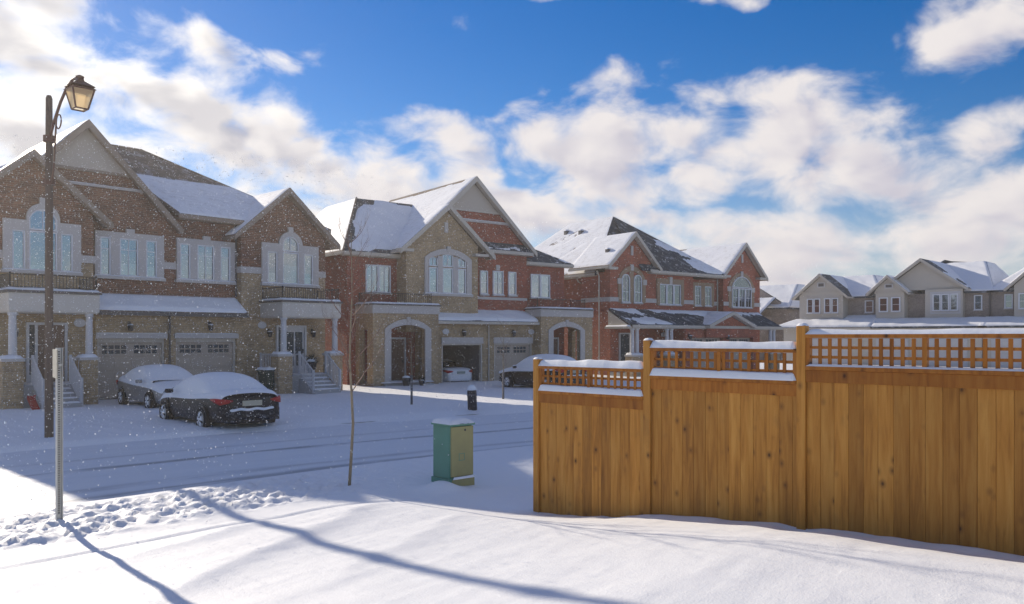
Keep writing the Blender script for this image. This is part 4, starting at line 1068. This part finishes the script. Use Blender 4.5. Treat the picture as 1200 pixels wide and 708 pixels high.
def build_fence():
    F = thing('wooden_fence', 'orange brown stained cedar fence with lattice top in stepped panels', 'fence', (FX, FT, 0), AR)
    posts = [0, 1.72, 3.56, 5.86, 8.1]
    tops = [2.035, 2.285, 2.435, 2.52]
    rnd = random.Random(3)
    def g(x): return gz(FX, FT-x)
    for i, p in enumerate(posts):
        t = tops[min(i, 3)] if i == 0 else tops[min(i-1, 3)] if i > 3 else tops[i]
        o = MB().box(-.047, .047, -.052, .042, g(p)-.5, t+.085).build('post', WOOD, F, bevel=.006); o.location = (p, 0, 0)
        pad(o, -.047, .047, -.052, .042, t+.085, .035, r=.04, res=.015, seed=i)
    slat = MB().box(-.0175, .0175, -.022, -.01, 0, .272).build('lattice_slat', WOOD2, F); firsts = True
    for i in range(4):
        a, b = posts[i]+.047, posts[i+1]-.047; t = tops[i]
        # cap rail with its ridge of snow, lattice, ledge with snow, rail, boards
        MB().box(a, b, -.055, .045, t-.04, t).build('cap_rail', WOOD2, F, bevel=.004)
        sag = pad(F, a, b, -.058, .048, t, (.10, .09, .055, .05)[i], r=.05, res=.02, seed=i+3, name='snow_cap')
        zl = t-.315
        MB().box(a, b, -.06, .05, zl-.045, zl-.005).build('ledge', WOOD2, F, bevel=.004)
        pad(F, a, b, -.06, -.004, zl-.005, (.085, .09, .028, .02)[i], r=.03, res=.02, seed=i+9, name='ledge_snow')
        pad(F, a, b, .0, .05, zl-.005, .03, r=.02, res=.02, seed=i+19, name='ledge_snow')
        for zz in (zl+.085, zl+.18):
            MB().box(a, b, -.009, .004, zz-.014, zz+.014).build('lattice_rail', WOOD2, F)
        mid = (a+b)/2
        for xx, w in ((a+.02, .02), (mid, .02), (b-.02, .02)):
            MB().box(xx-w, xx+w, -.04, .025, zl-.004, t-.041).build('lattice_stile', WOOD2, F)
        n = int(round((b-a-.08)/.098))
        for k in range(1, n):
            xx = a+.04+(b-a-.08)*k/n
            if abs(xx-mid) < .035: continue
            if firsts: slat.location = (xx, 0, zl-.002); firsts = False
            else: inst(slat, F, (xx, 0, zl-.002))
        MB().box(a, b, -.043, -.0215, zl-.165, zl-.046).build('rail', WOOD2, F, bevel=.003)
        MB().box(a, b, .002, .04, .75+(t-2.0), .84+(t-2.)).build('back_rail', WOOD, F)
        x = a; 
        while x < b-.02:
            w = min(rnd.choice((.135, .14, .14, .145)), b-x)
            if b-x-w < .04: w = b-x
            gg = min(g(x), g(x+w))
            yo = rnd.uniform(0, .004)
            o = MB().box(.0003, w-.0003, -.0205+yo, -.001, gg-.25, zl-.05).build('board', WOOD, F, bevel=.005); o.location = (x, 0, 0)
            x += w
    return F
build_fence()

# ------------------------------------------------------------------ street lamp
def build_lamp():
    x, y = 6.3, 20.85; z = gz(x, y)
    L = thing('street_lamp', 'tall brown street lamp with hanging lantern in front of the brown house', 'street lamp', (x, y, z-.17), R(1))
    POLE = plain('lamp_pole_concrete', (.12, .085, .068), .85, .35, 14., bump=.3)
    MB().lathe([(.105, -.3), (.10, 0), (.085, 6.), (.075, 8.07), (.05, 8.14)], 8).build('pole', POLE, L)
    ARM = plain('lamp_arm_paint', (.11, .045, .03), .5, .2)
    arm = [(0, -.06, 7.15), (0, -.3, 7.45), (0, -.75, 7.85), (0, -1.15, 8.1), (0, -1.5, 8.2), (0, -1.82, 8.16), (0, -1.9, 8.05)]
    a = MB().tube(arm, .033, 8).build('arm', ARM, L, smooth=True)
    MB().tube([(0, -.12, 6.1), (0, -.3, 6.35), (0, -.48, 7.55)], .02, 6).build('brace', ARM, a)
    sc = [(0, -.62+.16*math.cos(t), 7.42+.16*math.sin(t)) for t in np.linspace(0, 2*math.pi, 17)]
    MB().tube(sc, .016, 6, False).build('scroll', ARM, a)
    MB().lathe([(.13, 7.05), (.13, 7.2)], 8).build('clamp', ARM, a); MB().lathe([(.13, 6.05), (.13, 6.17)], 8).build('clamp', ARM, a)
    cx, cy = 0, -1.9; LN = 'lantern'
    def frus(r0, r1, z0, z1, m):
        p = [(r0*math.cos(k*math.pi/2+.78), r0*math.sin(k*math.pi/2+.78)) for k in range(4)]; q = [(r1*math.cos(k*math.pi/2+.78), r1*math.sin(k*math.pi/2+.78)) for k in range(4)]
        b = len(m.v); m.v += [(cx+u, cy+v, z0) for u, v in p]+[(cx+u, cy+v, z1) for u, v in q]
        m.f += [(b+k, b+(k+1) % 4, b+4+(k+1) % 4, b+4+k) for k in range(4)]+[(b+3, b+2, b+1, b), (b+4, b+5, b+6, b+7)]
    m = MB(); frus(.36, .26, 7.88, 7.94, m); frus(.34, .10, 7.94, 8.07, m); frus(.10, .08, 8.07, 8.13, m); m.lathe([(.08, 8.13), (.09, 8.17), (.03, 8.2)], 8, (cx, cy, 0))
    ln = m.build('lantern_roof', ARM, L)
    m = MB(); c4 = [(math.cos(k*math.pi/2+.78), math.sin(k*math.pi/2+.78)) for k in range(4)]
    for u, v in c4: m.tube([(cx+.18*u, cy+.18*v, 7.46), (cx+.32*u, cy+.32*v, 7.89)], .02, 4)
    for r_, zz in ((.18, 7.46), (.315, 7.88)):
        for k in range(4): m.tube([(cx+r_*c4[k][0], cy+r_*c4[k][1], zz), (cx+r_*c4[(k+1) % 4][0], cy+r_*c4[(k+1) % 4][1], zz)], .02, 4)
    m.build('lantern_frame', ARM, ln)
    def milk(N, bs):
        bs.inputs['Base Color'].default_value = (.80, .66, .46, 1); bs.inputs['Roughness'].default_value = .3
        out = N.n['Material Output']; tr = N.n.new('ShaderNodeBsdfTranslucent'); tr.inputs[0].default_value = (.95, .78, .52, 1)
        tp = N.n.new('ShaderNodeBsdfTransparent'); tp.inputs[0].default_value = (.95, .82, .6, 1)
        a_ = N.n.new('ShaderNodeMixShader'); a_.inputs[0].default_value = .5; N.l.new(tr.outputs[0], a_.inputs[1]); N.l.new(tp.outputs[0], a_.inputs[2])
        b_ = N.n.new('ShaderNodeMixShader'); b_.inputs[0].default_value = .75; N.l.new(bs.outputs[0], b_.inputs[1]); N.l.new(a_.outputs[0], b_.inputs[2]); N.l.new(b_.outputs[0], out.inputs[0])
    MK = material('lantern_glass', milk)
    for k in range(4):
        u, v = c4[k], c4[(k+1) % 4]
        MB().poly([(cx+.175*u[0], cy+.175*u[1], 7.47), (cx+.175*v[0], cy+.175*v[1], 7.47), (cx+.31*v[0], cy+.31*v[1], 7.87), (cx+.31*u[0], cy+.31*u[1], 7.87)]).build('lantern_pane', MK, ln)
build_lamp()

# ------------------------------------------------------------------ sign post seen almost edge on
def build_sign():
    x, y = 3.32, 10.62; z = gz(x, y)
    S = thing('sign_post', 'thin galvanised sign post with a small plate in the lumpy snow', 'sign', (x, y, z), R(0))
    GAL = plain('galvanised_steel', (.55, .54, .50), .45, .15, 20., metal=.5)
    m = MB()
    for s in (-1, 1): m.box(s*.032-.004, s*.032+.004, -.02, .02, -.3, 2.08)
    m.box(-.032, .032, .012, .02, -.3, 2.08); m.build('post', GAL, S)
    HOLE = plain('punched_hole', (.05, .05, .05), .8)
    h = MB()
    for k in range(70): h.box(-.009, .009, .0095, .0118, .1+.028*k-.007, .1+.028*k+.007)
    h.build('hole', HOLE, S, kind='stuff')
    pl = MB().box(-.006, .006, -.30, .30, 1.72, 2.06).build('sign_plate', plain('sign_back', (.36, .33, .25), .5, .08), S); pl.location = (-.045, 0, 0); pl.rotation_euler = (0, 0, R(-13))
    MB().box(-.012, .03, -.012, .012, 1.86, 1.89).build('bolt', GAL, S)
    pad(S, -.06, .06, -.06, .06, .0, .05, r=.06, res=.02)
build_sign()

# ------------------------------------------------------------------ bare young trees
def bare_tree(name, label, x, y, h, r0, spread, nb, seed, z_first, grp=None, guard=False, lean=0):
    rr = random.Random(seed); z = gz(x, y)
    T = thing(name, label, 'tree', (x, y, z-.03), 0, grp)
    BARK = plain('young_bark', (.29, .23, .15), .85, .4, 30., bump=.3)
    TW = plain('twig_bark', (.20, .12, .09), .8, .3, 30.)
    trunk = [Vector((lean*k/8+.02*math.sin(k*1.3+seed), .02*math.cos(k*1.7), h*k/8)) for k in range(9)]
    MB().tube(trunk, [r0*(1-.85*k/8) for k in range(9)], 8).build('trunk', BARK, T, smooth=True)
    m = MB()
    def limb(p, d, L, r, depth):
        pts = [p]; q = p.copy(); dd = d.copy(); n = 5
        for k in range(n):
            dd = (dd+Vector((rr.uniform(-.16, .16), rr.uniform(-.16, .16), .10))).normalized(); q = q+dd*L/n; pts.append(q.copy())
        m.tube(pts, [r*(1-.75*k/n) for k in range(n+1)], 5 if depth < 2 else 4, False)
        if depth < 3:
            for k in range(1, n+1):
                if rr.random() < (.95, .8, .5)[depth]:
                    ax = dd.cross(Vector((rr.uniform(-1, 1), rr.uniform(-1, 1), rr.uniform(-1, 1)))).normalized()
                    limb(pts[k], (Matrix.Rotation(R(rr.uniform(25, 55)), 3, ax) @ dd).normalized(), L*rr.uniform(.35, .6), r*(1-.75*k/n)*.7, depth+1)
    for k in range(nb):
        f = z_first/h+(1-z_first/h)*k/nb; f = min(f, .97)
        i = min(7, int(f*8)); p = trunk[i].lerp(trunk[i+1], f*8-i)
        a = k*2.4+seed; el = rr.uniform(.75, 1.25)
        limb(p, Vector((math.cos(a), math.sin(a), el)).normalized(), spread*(1.1-.6*f), r0*.42*(1.1-.6*f), 0)
    m.build('crown', TW, T)
    if guard: MB().lathe([(r0*1.8, 0), (r0*1.8, 1.05)], 8).build('trunk_guard', plain('tree_guard', (.13, .12, .12), .7), T)
    return T
bare_tree('young_tree', 'bare young tree between the utility box and the street', 7.05, 9.95, 3.75, .026, 1.0, 17, 5, 1.4)
bare_tree('sapling', 'thin bare sapling in front of the arched porch of the red house', 18.0, 21.85, 3.0, .022, .6, 8, 11, 1.2, 'saplings on the far verge', True)
bare_tree('sapling', 'thin bare sapling in front of the closed garage of the red house', 22.1, 21.4, 3.0, .022, .6, 8, 17, 1.2, 'saplings on the far verge', True)

# ------------------------------------------------------------------ utility box, bollard
def build_box():
    x, y = 8.44, 9.26; z = gz(x+.3, y)-.02; b = .04
    z = .06
    U = thing('utility_box', 'green metal utility box with warm bounce light tinted into its front and a cap of snow', 'utility box', (x, y, z), R(-4))
    GR = plain('utility_green', (.10, .27, .19), .5, .2, 4.); OL = plain('utility_bounce_tint', (.33, .30, .12), .5, .2, 4.)  # front faces tinted olive: warm snow bounce put into the colour
    MB().box(-.235, .235, -.235, .235, -.3, .2).build('base', GR, U, bevel=.008)
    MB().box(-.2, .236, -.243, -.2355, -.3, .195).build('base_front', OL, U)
    bd = MB().box(-.215, .215, -.205, .215, .2, 1.0).build('body', GR, U, bevel=.012)
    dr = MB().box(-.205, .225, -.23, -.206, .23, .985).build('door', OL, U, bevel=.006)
    MB().box(-.24, .24, -.245, -.236, .195, .215).build('base_lip', GR, U)
    m = MB().ring(outline(-.06, .05, .47, .58), outline(-.052, .042, .478, .572), -.2335, -.2295); m.build('label_plate', GR, dr)
    MB().lathe([(.018, 0), (.018, .01)], 10, (0, 0, 0), 'x').build('lock', IRON, dr).location = (.06, -.235, .93)
    dr.children[-1].rotation_euler = (0, 0, R(90))
    MB().box(-.24, .245, -.25, .235, 1.0, 1.03).build('lid', GR, U, bevel=.006)
    pad(U, -.245, .25, -.255, .24, 1.03, .115, r=.2, res=.03, name='snow_cap')
    pad(U, -.19, .235, -.262, -.243, .2, .05, r=.02, res=.015, name='ledge_snow')
build_box()
def build_bollard():
    x, y = 17.95, 18.75
    B = thing('bollard', 'short dark bollard with a snow cap on the far side of the street', 'bollard', (x, y, gz(x, y)-.03), 0)
    P = plain('bollard_dark', (.035, .03, .035), .7, .3)
    s = MB().lathe([(.15, -.1), (.15, .6), (.14, .66)], 8).build('shaft', P, B); B.rotation_euler = (0, R(-3), 0)
    MB().lathe([(.16, .48), (.16, .53)], 8).build('band', plain('bollard_band', (.09, .085, .09), .6), B)
    MB().lathe([(.145, .655), (.15, .70), (.11, .78), (.04, .82), (.005, .825)], 14).build('snow_cap', SNOW, B, smooth=True)
build_bollard()

# ------------------------------------------------------------------ cars
RUB = plain('tyre_rubber', (.02, .02, .022), .9, .2); RIM = plain('wheel_rim', (.42, .43, .45), .4, .1, metal=.6)
CGL = plain('car_glass', (.015, .018, .022), .12, .1); LAMP = plain('tail_light_red', (.45, .012, .012), .3, .1); HEAD = plain('headlamp_clear', (.55, .57, .6), .2, .1)
PLATE = plain('licence_plate', (.5, .46, .34), .5, .15); BLK = plain('car_black_trim', (.012, .012, .014), .5, .2)
def loft(sec):
    """sec: list of (y, [(x,z) half section from centre-bottom to centre-top])"""
    P = []
    for y, h in sec:
        P.append([(x, y, z) for x, z in h]+[(-x, y, z) for x, z in h[::-1][1:]])
    return P
def car(name, label, loc, rz, paint, snow=.06, style='sedan', plate=PLATE, rear_clean=True, grp=None):
    C = thing(name, label, 'car', loc, rz, grp); C.scale = (1, 1, .97 if style == 'sedan' else 1.)
    tall = .16 if style == 'suv' else 0.
    w0 = .9
    B = [(-2.38, .66, .42, .74), (-2.33, .80, .32, .93), (-2.1, .87, .24, 1.03), (-1.5, .90, .2, 1.03), (-.6, .91, .19, .95), (.5, .91, .19, .93), (1.3, .89, .2, .90), (1.9, .86, .22, .82), (2.25, .78, .28, .72), (2.36, .6, .38, .62)]
    sec = [(y, [(0, a), (w*.8, a), (w*.96, a+.08), (w, (a+b)/2), (w*.985, b-.12), (w*.9, b), (w*.5, b+.03), (0, b+.045)]) for y, w, a, b in [(y, w, a, b+tall*.6) for y, w, a, b in B]]
    m = MB(); P = loft(sec); m.grid(P); m.poly([p for p in P[0]]); m.poly([p for p in P[-1]])
    body = m.build('body', paint, C, smooth=True, sub=2)
    b = .95+tall*.6
    G = ([(-1.95, .70, b+.0, .62), (-1.55, .76, b+.22, .62), (-1.05, .78, b+.43, .60), (-.5, .79, b+.50, .60), (.1, .79, b+.49, .60), (.55, .78, b+.36, .62), (1.0, .74, b+.12, .66), (1.3, .7, b-.02, .66)] if style == 'sedan' else
         [(-2.05, .74, b+.1, .66), (-1.8, .78, b+.42, .64), (-1.3, .79, b+.56, .62), (-.5, .79, b+.60, .62), (.1, .79, b+.57, .62), (.5, .78, b+.42, .62), (.95, .74, b+.12, .66), (1.25, .7, b-.02, .66)])
    gsec = lambda d: [(y*(1+d*.3), [(0, b-.15), (w+d, b-.12), (w+d, b-.02), ((w+t)/2+.05+d, (b+z)/2+.02+d*.5), (t+d, max(z-.05, b)+d), (t*.6+d*.5, z+.02+d), (0, z+.035+d)]) for y, w, z, t in G]
    m = MB(); P = loft(gsec(0)); m.grid(P); m.build('cabin_glass', CGL, C, smooth=True, sub=2)
    m = MB(); P = [[(x, y, z+.012) for x, y, z in r[4:-4]] for r in loft(gsec(0))][2:6]; m.grid(P); m.build('roof_panel', paint, C, smooth=True, sub=1)
    if snow:
        m = MB(); P = loft(gsec(snow*.8)); 
        P = [[(x, y, z+.02*math.sin(y*5+x*3)) for x, y, z in r] for r in P]
        m.grid(P); cs = m.build('snow_blanket', SNOW, C, smooth=True, sub=2)
        dk = []
        for y, w, a, bb in B[1:-1]:
            t = bb+tall*.6
            dk.append([(s*w*f, y*1.0, t+dz+snow*k) for s, f, dz, k in ((1, .985, -.13, 0), (1, .95, -.03, .5), (1, .75, .03, .9), (1, 0, .05, 1.05), (-1, .75, .03, .9), (-1, .95, -.03, .5), (-1, .985, -.13, 0))])
        dk[0] = [(x, y+.03, z-.01) for x, y, z in dk[0]]
        MB().grid(dk).build('deck_snow', SNOW, C, smooth=True, sub=2)
    else:
        pass
    # wheels
    tz = .33+tall*.25
    ty = MB().lathe([(.24, -.1), (.31, -.11), (tz, -.09), (tz, .09), (.31, .11), (.24, .1)], 22, (0, 0, 0), 'x')
    w1 = None
    for sx in (-1, 1):
        for yy in (-1.42, 1.38):
            ar = MB().lathe([(tz+.045, -.06), (tz+.045, .005)], 22, (0, 0, 0), 'x').build('wheel_arch', BLK, C); ar.location = (sx*.885, yy, tz+.02)
            t = ty.build('tyre', RUB, C, smooth=False) if w1 is None else inst(w1, C, name='tyre'); t.location = (sx*.86, yy, tz)
            if w1 is None: w1 = t
            rm = MB().lathe([(.225, -.01), (.22, .045), (.06, .07), (.0, .075)], 18).build('rim', RIM, t)
            rm.rotation_euler = (0, R(90)*sx, 0); rm.location = (sx*.06, 0, 0)
            for k in range(5):
                sp = MB().box(-.02, .02, .05, .21, .055, .08).build('spoke', BLK, rm) if k == 0 else inst(sp0, rm, name='spoke')
                if k == 0: sp0 = sp
                sp.rotation_euler = (0, 0, k*2*math.pi/5+.3)
            if snow:
                sn = MB().lathe([(.0, .083), (.16, .086), (.19, .06)], 16).build('wheel_snow', SNOW, rm, smooth=True); sn.location = (0, 0, 0); sn.scale = (1, .8, .9)
    # rear end
    zt = .80+tall
    for sx in (-1, 1):
        m = MB(); P = [[(sx*.50, -2.385, zt+.045), (sx*.50, -2.39, zt+.07)], [(sx*.62, -2.375, zt-.01), (sx*.62, -2.375, zt+.09)], [(sx*.80, -2.31, zt-.05), (sx*.78, -2.30, zt+.11)], [(sx*.875, -2.15, zt+.02), (sx*.865, -2.15, zt+.12)], [(sx*.90, -1.98, zt+.08), (sx*.89, -1.98, zt+.11)]]
        m.grid(P); o = m.build('tail_light', LAMP, C, smooth=True); md = o.modifiers.new('s', 'SOLIDIFY'); md.thickness = .06; md.offset = 0
        o = MB().lathe([(.08, 0), (.10, .02), (.05, .05)], 12).build('headlamp', HEAD, C); o.scale = (1.6, .8, 1.); o.rotation_euler = (R(-90), 0, 0); o.location = (sx*.62, 2.24, .62+tall)
        o = MB().box(-.11, .11, -.05, .06, -.07, .07).build('mirror', paint, C, bevel=.04); o.location = (sx*1.02, .72, 1.0+tall*.6)
        if snow: pad(o, -.11, .11, -.06, .07, .06, .05, r=.05, res=.03)
    MB().box(-.26, .26, -2.44, -2.405, zt-.09, zt+.05).build('licence_plate', plate, C, bevel=.005)
    MB().prism([(-.52, zt-.14), (.52, zt-.14), (.58, zt+.11), (-.58, zt+.11)], -2.404, -2.37).build('boot_panel', BLK if snow else paint, C, bevel=.01)
    bp = [[(s*.8, -2.30-.13*(1-abs(s)**3), z) for s in np.linspace(-1, 1, 9)] for z in (.3, .42, .56, .62)]
    m = MB(); m.grid(bp); o = m.build('bumper', paint, C, smooth=True); md = o.modifiers.new('s', 'SOLIDIFY'); md.thickness = .08
    bp = [[(s*.6, -2.33-.10*(1-abs(s)**3), z) for s in np.linspace(-1, 1, 9)] for z in (.24, .36)]
    m = MB(); m.grid(bp); o = m.build('bumper_valance', BLK, C, smooth=True); md = o.modifiers.new('s', 'SOLIDIFY'); md.thickness = .06
    if snow:
        m = MB(); m.grid([[(s*.6, -2.42-.02*(1-s*s), zt-.17+.02*math.sin(s*9)+dz) for s in np.linspace(-1, 1, 13)] for dz in (-.05, .03)])
        o = m.build('bumper_snow', SNOW, C, smooth=True); md = o.modifiers.new('s', 'SOLIDIFY'); md.thickness = .08; md.offset = 0
        md = o.modifiers.new('sub', 'SUBSURF'); md.levels = md.render_levels = 1
    MB().box(-.7, .7, 2.28, 2.345, .36, .5).build('grille', BLK, C)
    return C
def spatter(N, bs):
    v = objco(N); x, y, z = N.sep(v)
    sp = N.mul(N.sstep(N.noise(v, 16., 5, .7), .5, .66), N.sstep(N.add(z, N.mul(N.noise(v, 3., 3), .5)), 1.05, .45, 0.15, .75))
    N.put(bs.inputs['Base Color'], N.mix(N.mul(sp, .55), (.010, .013, .020), (.6, .63, .68))); bs.inputs['Roughness'].default_value = .45; bs.inputs['Specular IOR Level'].default_value = .2
PNAVY = material('paint_navy_spattered', spatter); PNAVY_CLEAN = plain('paint_navy', (.010, .013, .020), .38, .1, spec=.35); PSILV = plain('paint_silver', (.30, .29, .28), .35, .08, metal=.3); PWHT = plain('paint_white', (.70, .71, .73), .3, .04); PBLK = plain('paint_black', (.012, .012, .014), .25, .1)
car('parked_car', 'dark sedan under snow with red tail lights parked nearest the street', (10.75, 21.6, gz(10.75, 22.)-.10), R(-5), PNAVY, .075)
car('parked_car', 'silver car buried in snow parked against the garage of the brown house', (12.3, 28.7, -.05), R(176), PSILV, .085)
car('parked_car', 'dark car with snowy roof half hidden behind the end of the fence', (29.0, 25.6, -.1), A2+R(2), PBLK, .07, 'suv')
_h2 = Matrix.Translation((24.2, 34.5, 0)) @ Matrix.Rotation(A2, 4, 'Z')
_p = _h2 @ Vector((6.25, 1.35, -.27))
car('parked_car', 'white car with red tail lights inside the open garage', tuple(_p), A2, PWHT, 0, plate=plain('licence_plate_green', (.25, .3, .27), .5))

# ------------------------------------------------------------------ small things by the houses
def build_bin():
    B = thing('wheelie_bin', 'dark green wheeled bin with a snowy lid beside the stone pedestal', 'bin', (18.25, 31.75, 0), R(4))
    GB = plain('bin_green', (.012, .045, .038), .5, .15)
    m = MB(); m.v = [(-.30, -.28, .06), (.30, -.28, .06), (.30, .3, .06), (-.30, .3, .06), (-.36, -.36, .95), (.36, -.36, .95), (.36, .38, .95), (-.36, .38, .95)]
    m.f = [(0, 3, 2, 1), (4, 5, 6, 7), (0, 1, 5, 4), (1, 2, 6, 5), (2, 3, 7, 6), (3, 0, 4, 7)]
    m.build('tub', GB, B, bevel=.03)
    m = MB()
    for k in range(5): m.box(-.3+.15*k-.015, -.3+.15*k+.015, -.345, -.31, .3, .88)
    m.build('rib', GB, B)
    MB().box(-.4, .4, -.4, .42, .95, 1.01).build('lid', GB, B, bevel=.02)
    pad(B, -.41, .41, -.41, .43, 1.01, .12, r=.14, res=.05)
    for s in (-1, 1): MB().lathe([(.11, -.03), (.11, .03)], 14, (s*.3, .3, .11), 'x').build('wheel', RUB, B)
    MB().tube([(-.3, .42, .93), (-.3, .5, .96), (.3, .5, .96), (.3, .42, .93)], .02, 6).build('handle', GB, B)
build_bin()
def build_pots():
    rr = random.Random(4)
    CL = plain('planter_dark', (.03, .03, .035), .6, .2)
    def planter(label, loc, s, leaf):
        P = thing('planter', label, 'planter', loc, 0)
        MB().lathe([(.15*s, 0), (.16*s, .05*s), (.23*s, .38*s), (.26*s, .40*s), (.26*s, .46*s), (.2*s, .46*s)], 16).build('pot', CL, P)
        m = MB()
        for k in range(120 if leaf else 0):
            a = rr.uniform(0, 6.28); e = rr.uniform(-.2, 1.4); L = rr.uniform(.15, .42)*s
            d = Vector((math.cos(a)*math.cos(e), math.sin(a)*math.cos(e), math.sin(e))); p = Vector((0, 0, .46*s)); q = p+d*L
            m.tube([p, p.lerp(q, .5)+Vector((0, 0, .02)), q], [.008, .016, .002], 4, False)
        if leaf: m.build('foliage', plain('evergreen_dark', (.035, .04, .025), .8, .3), P)
        MB().lathe([(.22*s, .46*s), (.19*s, .53*s), (.08*s, .57*s), (.004, .575*s)], 14).build('snow_cap', SNOW, P, smooth=True)
    W = lambda x, y, z: tuple(_h2 @ Vector((x, y, z)))
    planter('dark planter of dry greenery on the porch steps beside the white front door', (14.6+5.95, 33.1-1.0, .79), 1.1, True)
    planter('round dark planter with a snow cap before the large stone arch', W(1.95, -2.6, -.05), .95, False)
    planter('low dark planter with a few dry stems before the large stone arch', W(2.75, -2.75, -.05), .6, True)
build_pots()
def build_sled():
    S = thing('toy_sled', 'small red plastic sled in the snow beside the left porch steps', 'sled', (14.6-5.95, 33.1-2.75, .12), R(30))
    RED = plain('red_plastic', (.42, .018, .014), .35, .1)
    P = [[(x, y, .10*(abs(x)/.25)**3+.16*max(0, (y-.25)/.25)**2+.05) for x in np.linspace(-.25, .25, 9)] for y in np.linspace(-.4, .5, 11)]
    o = MB().grid(P).build('shell', RED, S, smooth=True); md = o.modifiers.new('s', 'SOLIDIFY'); md.thickness = .02; S.rotation_euler = (R(55), 0, R(20)); S.scale = (.6, .6, .6)
    MB().tube([(-.1, .5, .2), (0, .62, .22), (.1, .5, .2)], .012, 6).build('tow_rope', plain('rope', (.6, .58, .5), .9), S)
build_sled()

# ------------------------------------------------------------------ air: blowing snow
def build_flakes():
    rr = np.random.default_rng(5); n = 64000
    s = rr.uniform(1, 25, n); t = rr.uniform(8.5, 30.8, n); z = .2+8.6*rr.uniform(0, 1, n)
    keep = (s*.726+t*.688 > 8.5) & ((z-2.4) < np.interp((.688*s-.726*t)/(.726*s+.688*t), [-.6, -.25, 0, .3], [.25, .22, .15, .1])*(s*.726+t*.688)) & (rr.uniform(0, 1, n) < 1.25-s/26.)
    s, t, z = s[keep], t[keep], z[keep]; n = len(s)
    r = rr.uniform(.004, .0105, n)
    base = np.array([(1, 0, 0), (-1, 0, 0), (0, 1, 0), (0, -1, 0), (0, 0, 1), (0, 0, -1)], float)
    fc = np.array([(0, 2, 4), (2, 1, 4), (1, 3, 4), (3, 0, 4), (2, 0, 5), (1, 2, 5), (3, 1, 5), (0, 3, 5)])
    V = (np.stack([s, t, z], -1)[:, None]+base[None]*r[:, None, None]).reshape(-1, 3)
    F = (fc[None]+(np.arange(n)*6)[:, None, None]).reshape(-1, 3)
    me = bpy.data.meshes.new('falling_snow'); me.vertices.add(len(V)); me.vertices.foreach_set('co', V.ravel())
    me.loops.add(F.size); me.loops.foreach_set('vertex_index', F.ravel().astype(np.int32)); me.polygons.add(len(F))
    me.polygons.foreach_set('loop_start', np.arange(0, F.size, 3)); me.update(calc_edges=True)
    def fl(N, bs):
        bs.inputs['Base Color'].default_value = (.9, .92, .95, 1); bs.inputs['Roughness'].default_value = .5
        out = N.n['Material Output']; tr = N.n.new('ShaderNodeBsdfTranslucent'); tr.inputs[0].default_value = (.95, .95, .95, 1)
        ms = N.n.new('ShaderNodeMixShader'); ms.inputs[0].default_value = .5; N.l.new(bs.outputs[0], ms.inputs[1]); N.l.new(tr.outputs[0], ms.inputs[2]); N.l.new(ms.outputs[0], out.inputs[0])
    me.materials.append(material('snowflake', fl))
    o = bpy.data.objects.new('falling_snow', me); COL.objects.link(o); o['kind'] = 'stuff'; o['label'] = 'fine snowflakes blowing through the air above the street'; o['category'] = 'snowflakes'
build_flakes()
def build_haze():
    o = MB().box(-60, 125, -40, 80, -1.6, 12.5).build('haze', None); o['kind'] = 'stuff'; o['label'] = 'thin cold haze of blown snow over the street'; o['category'] = 'haze'
    m = bpy.data.materials.new('haze'); m.use_nodes = True; N = NT(m.node_tree); N.n.clear()
    out = N.n.new('ShaderNodeOutputMaterial'); v = N.n.new('ShaderNodeVolumePrincipled'); v.inputs['Color'].default_value = (1, .95, .87, 1); v.inputs['Density'].default_value = HAZE; v.inputs['Anisotropy'].default_value = .5
    N.l.new(v.outputs[0], out.inputs['Volume']); o.data.materials.append(m)
HAZE = .0012
if HAZE: build_haze()
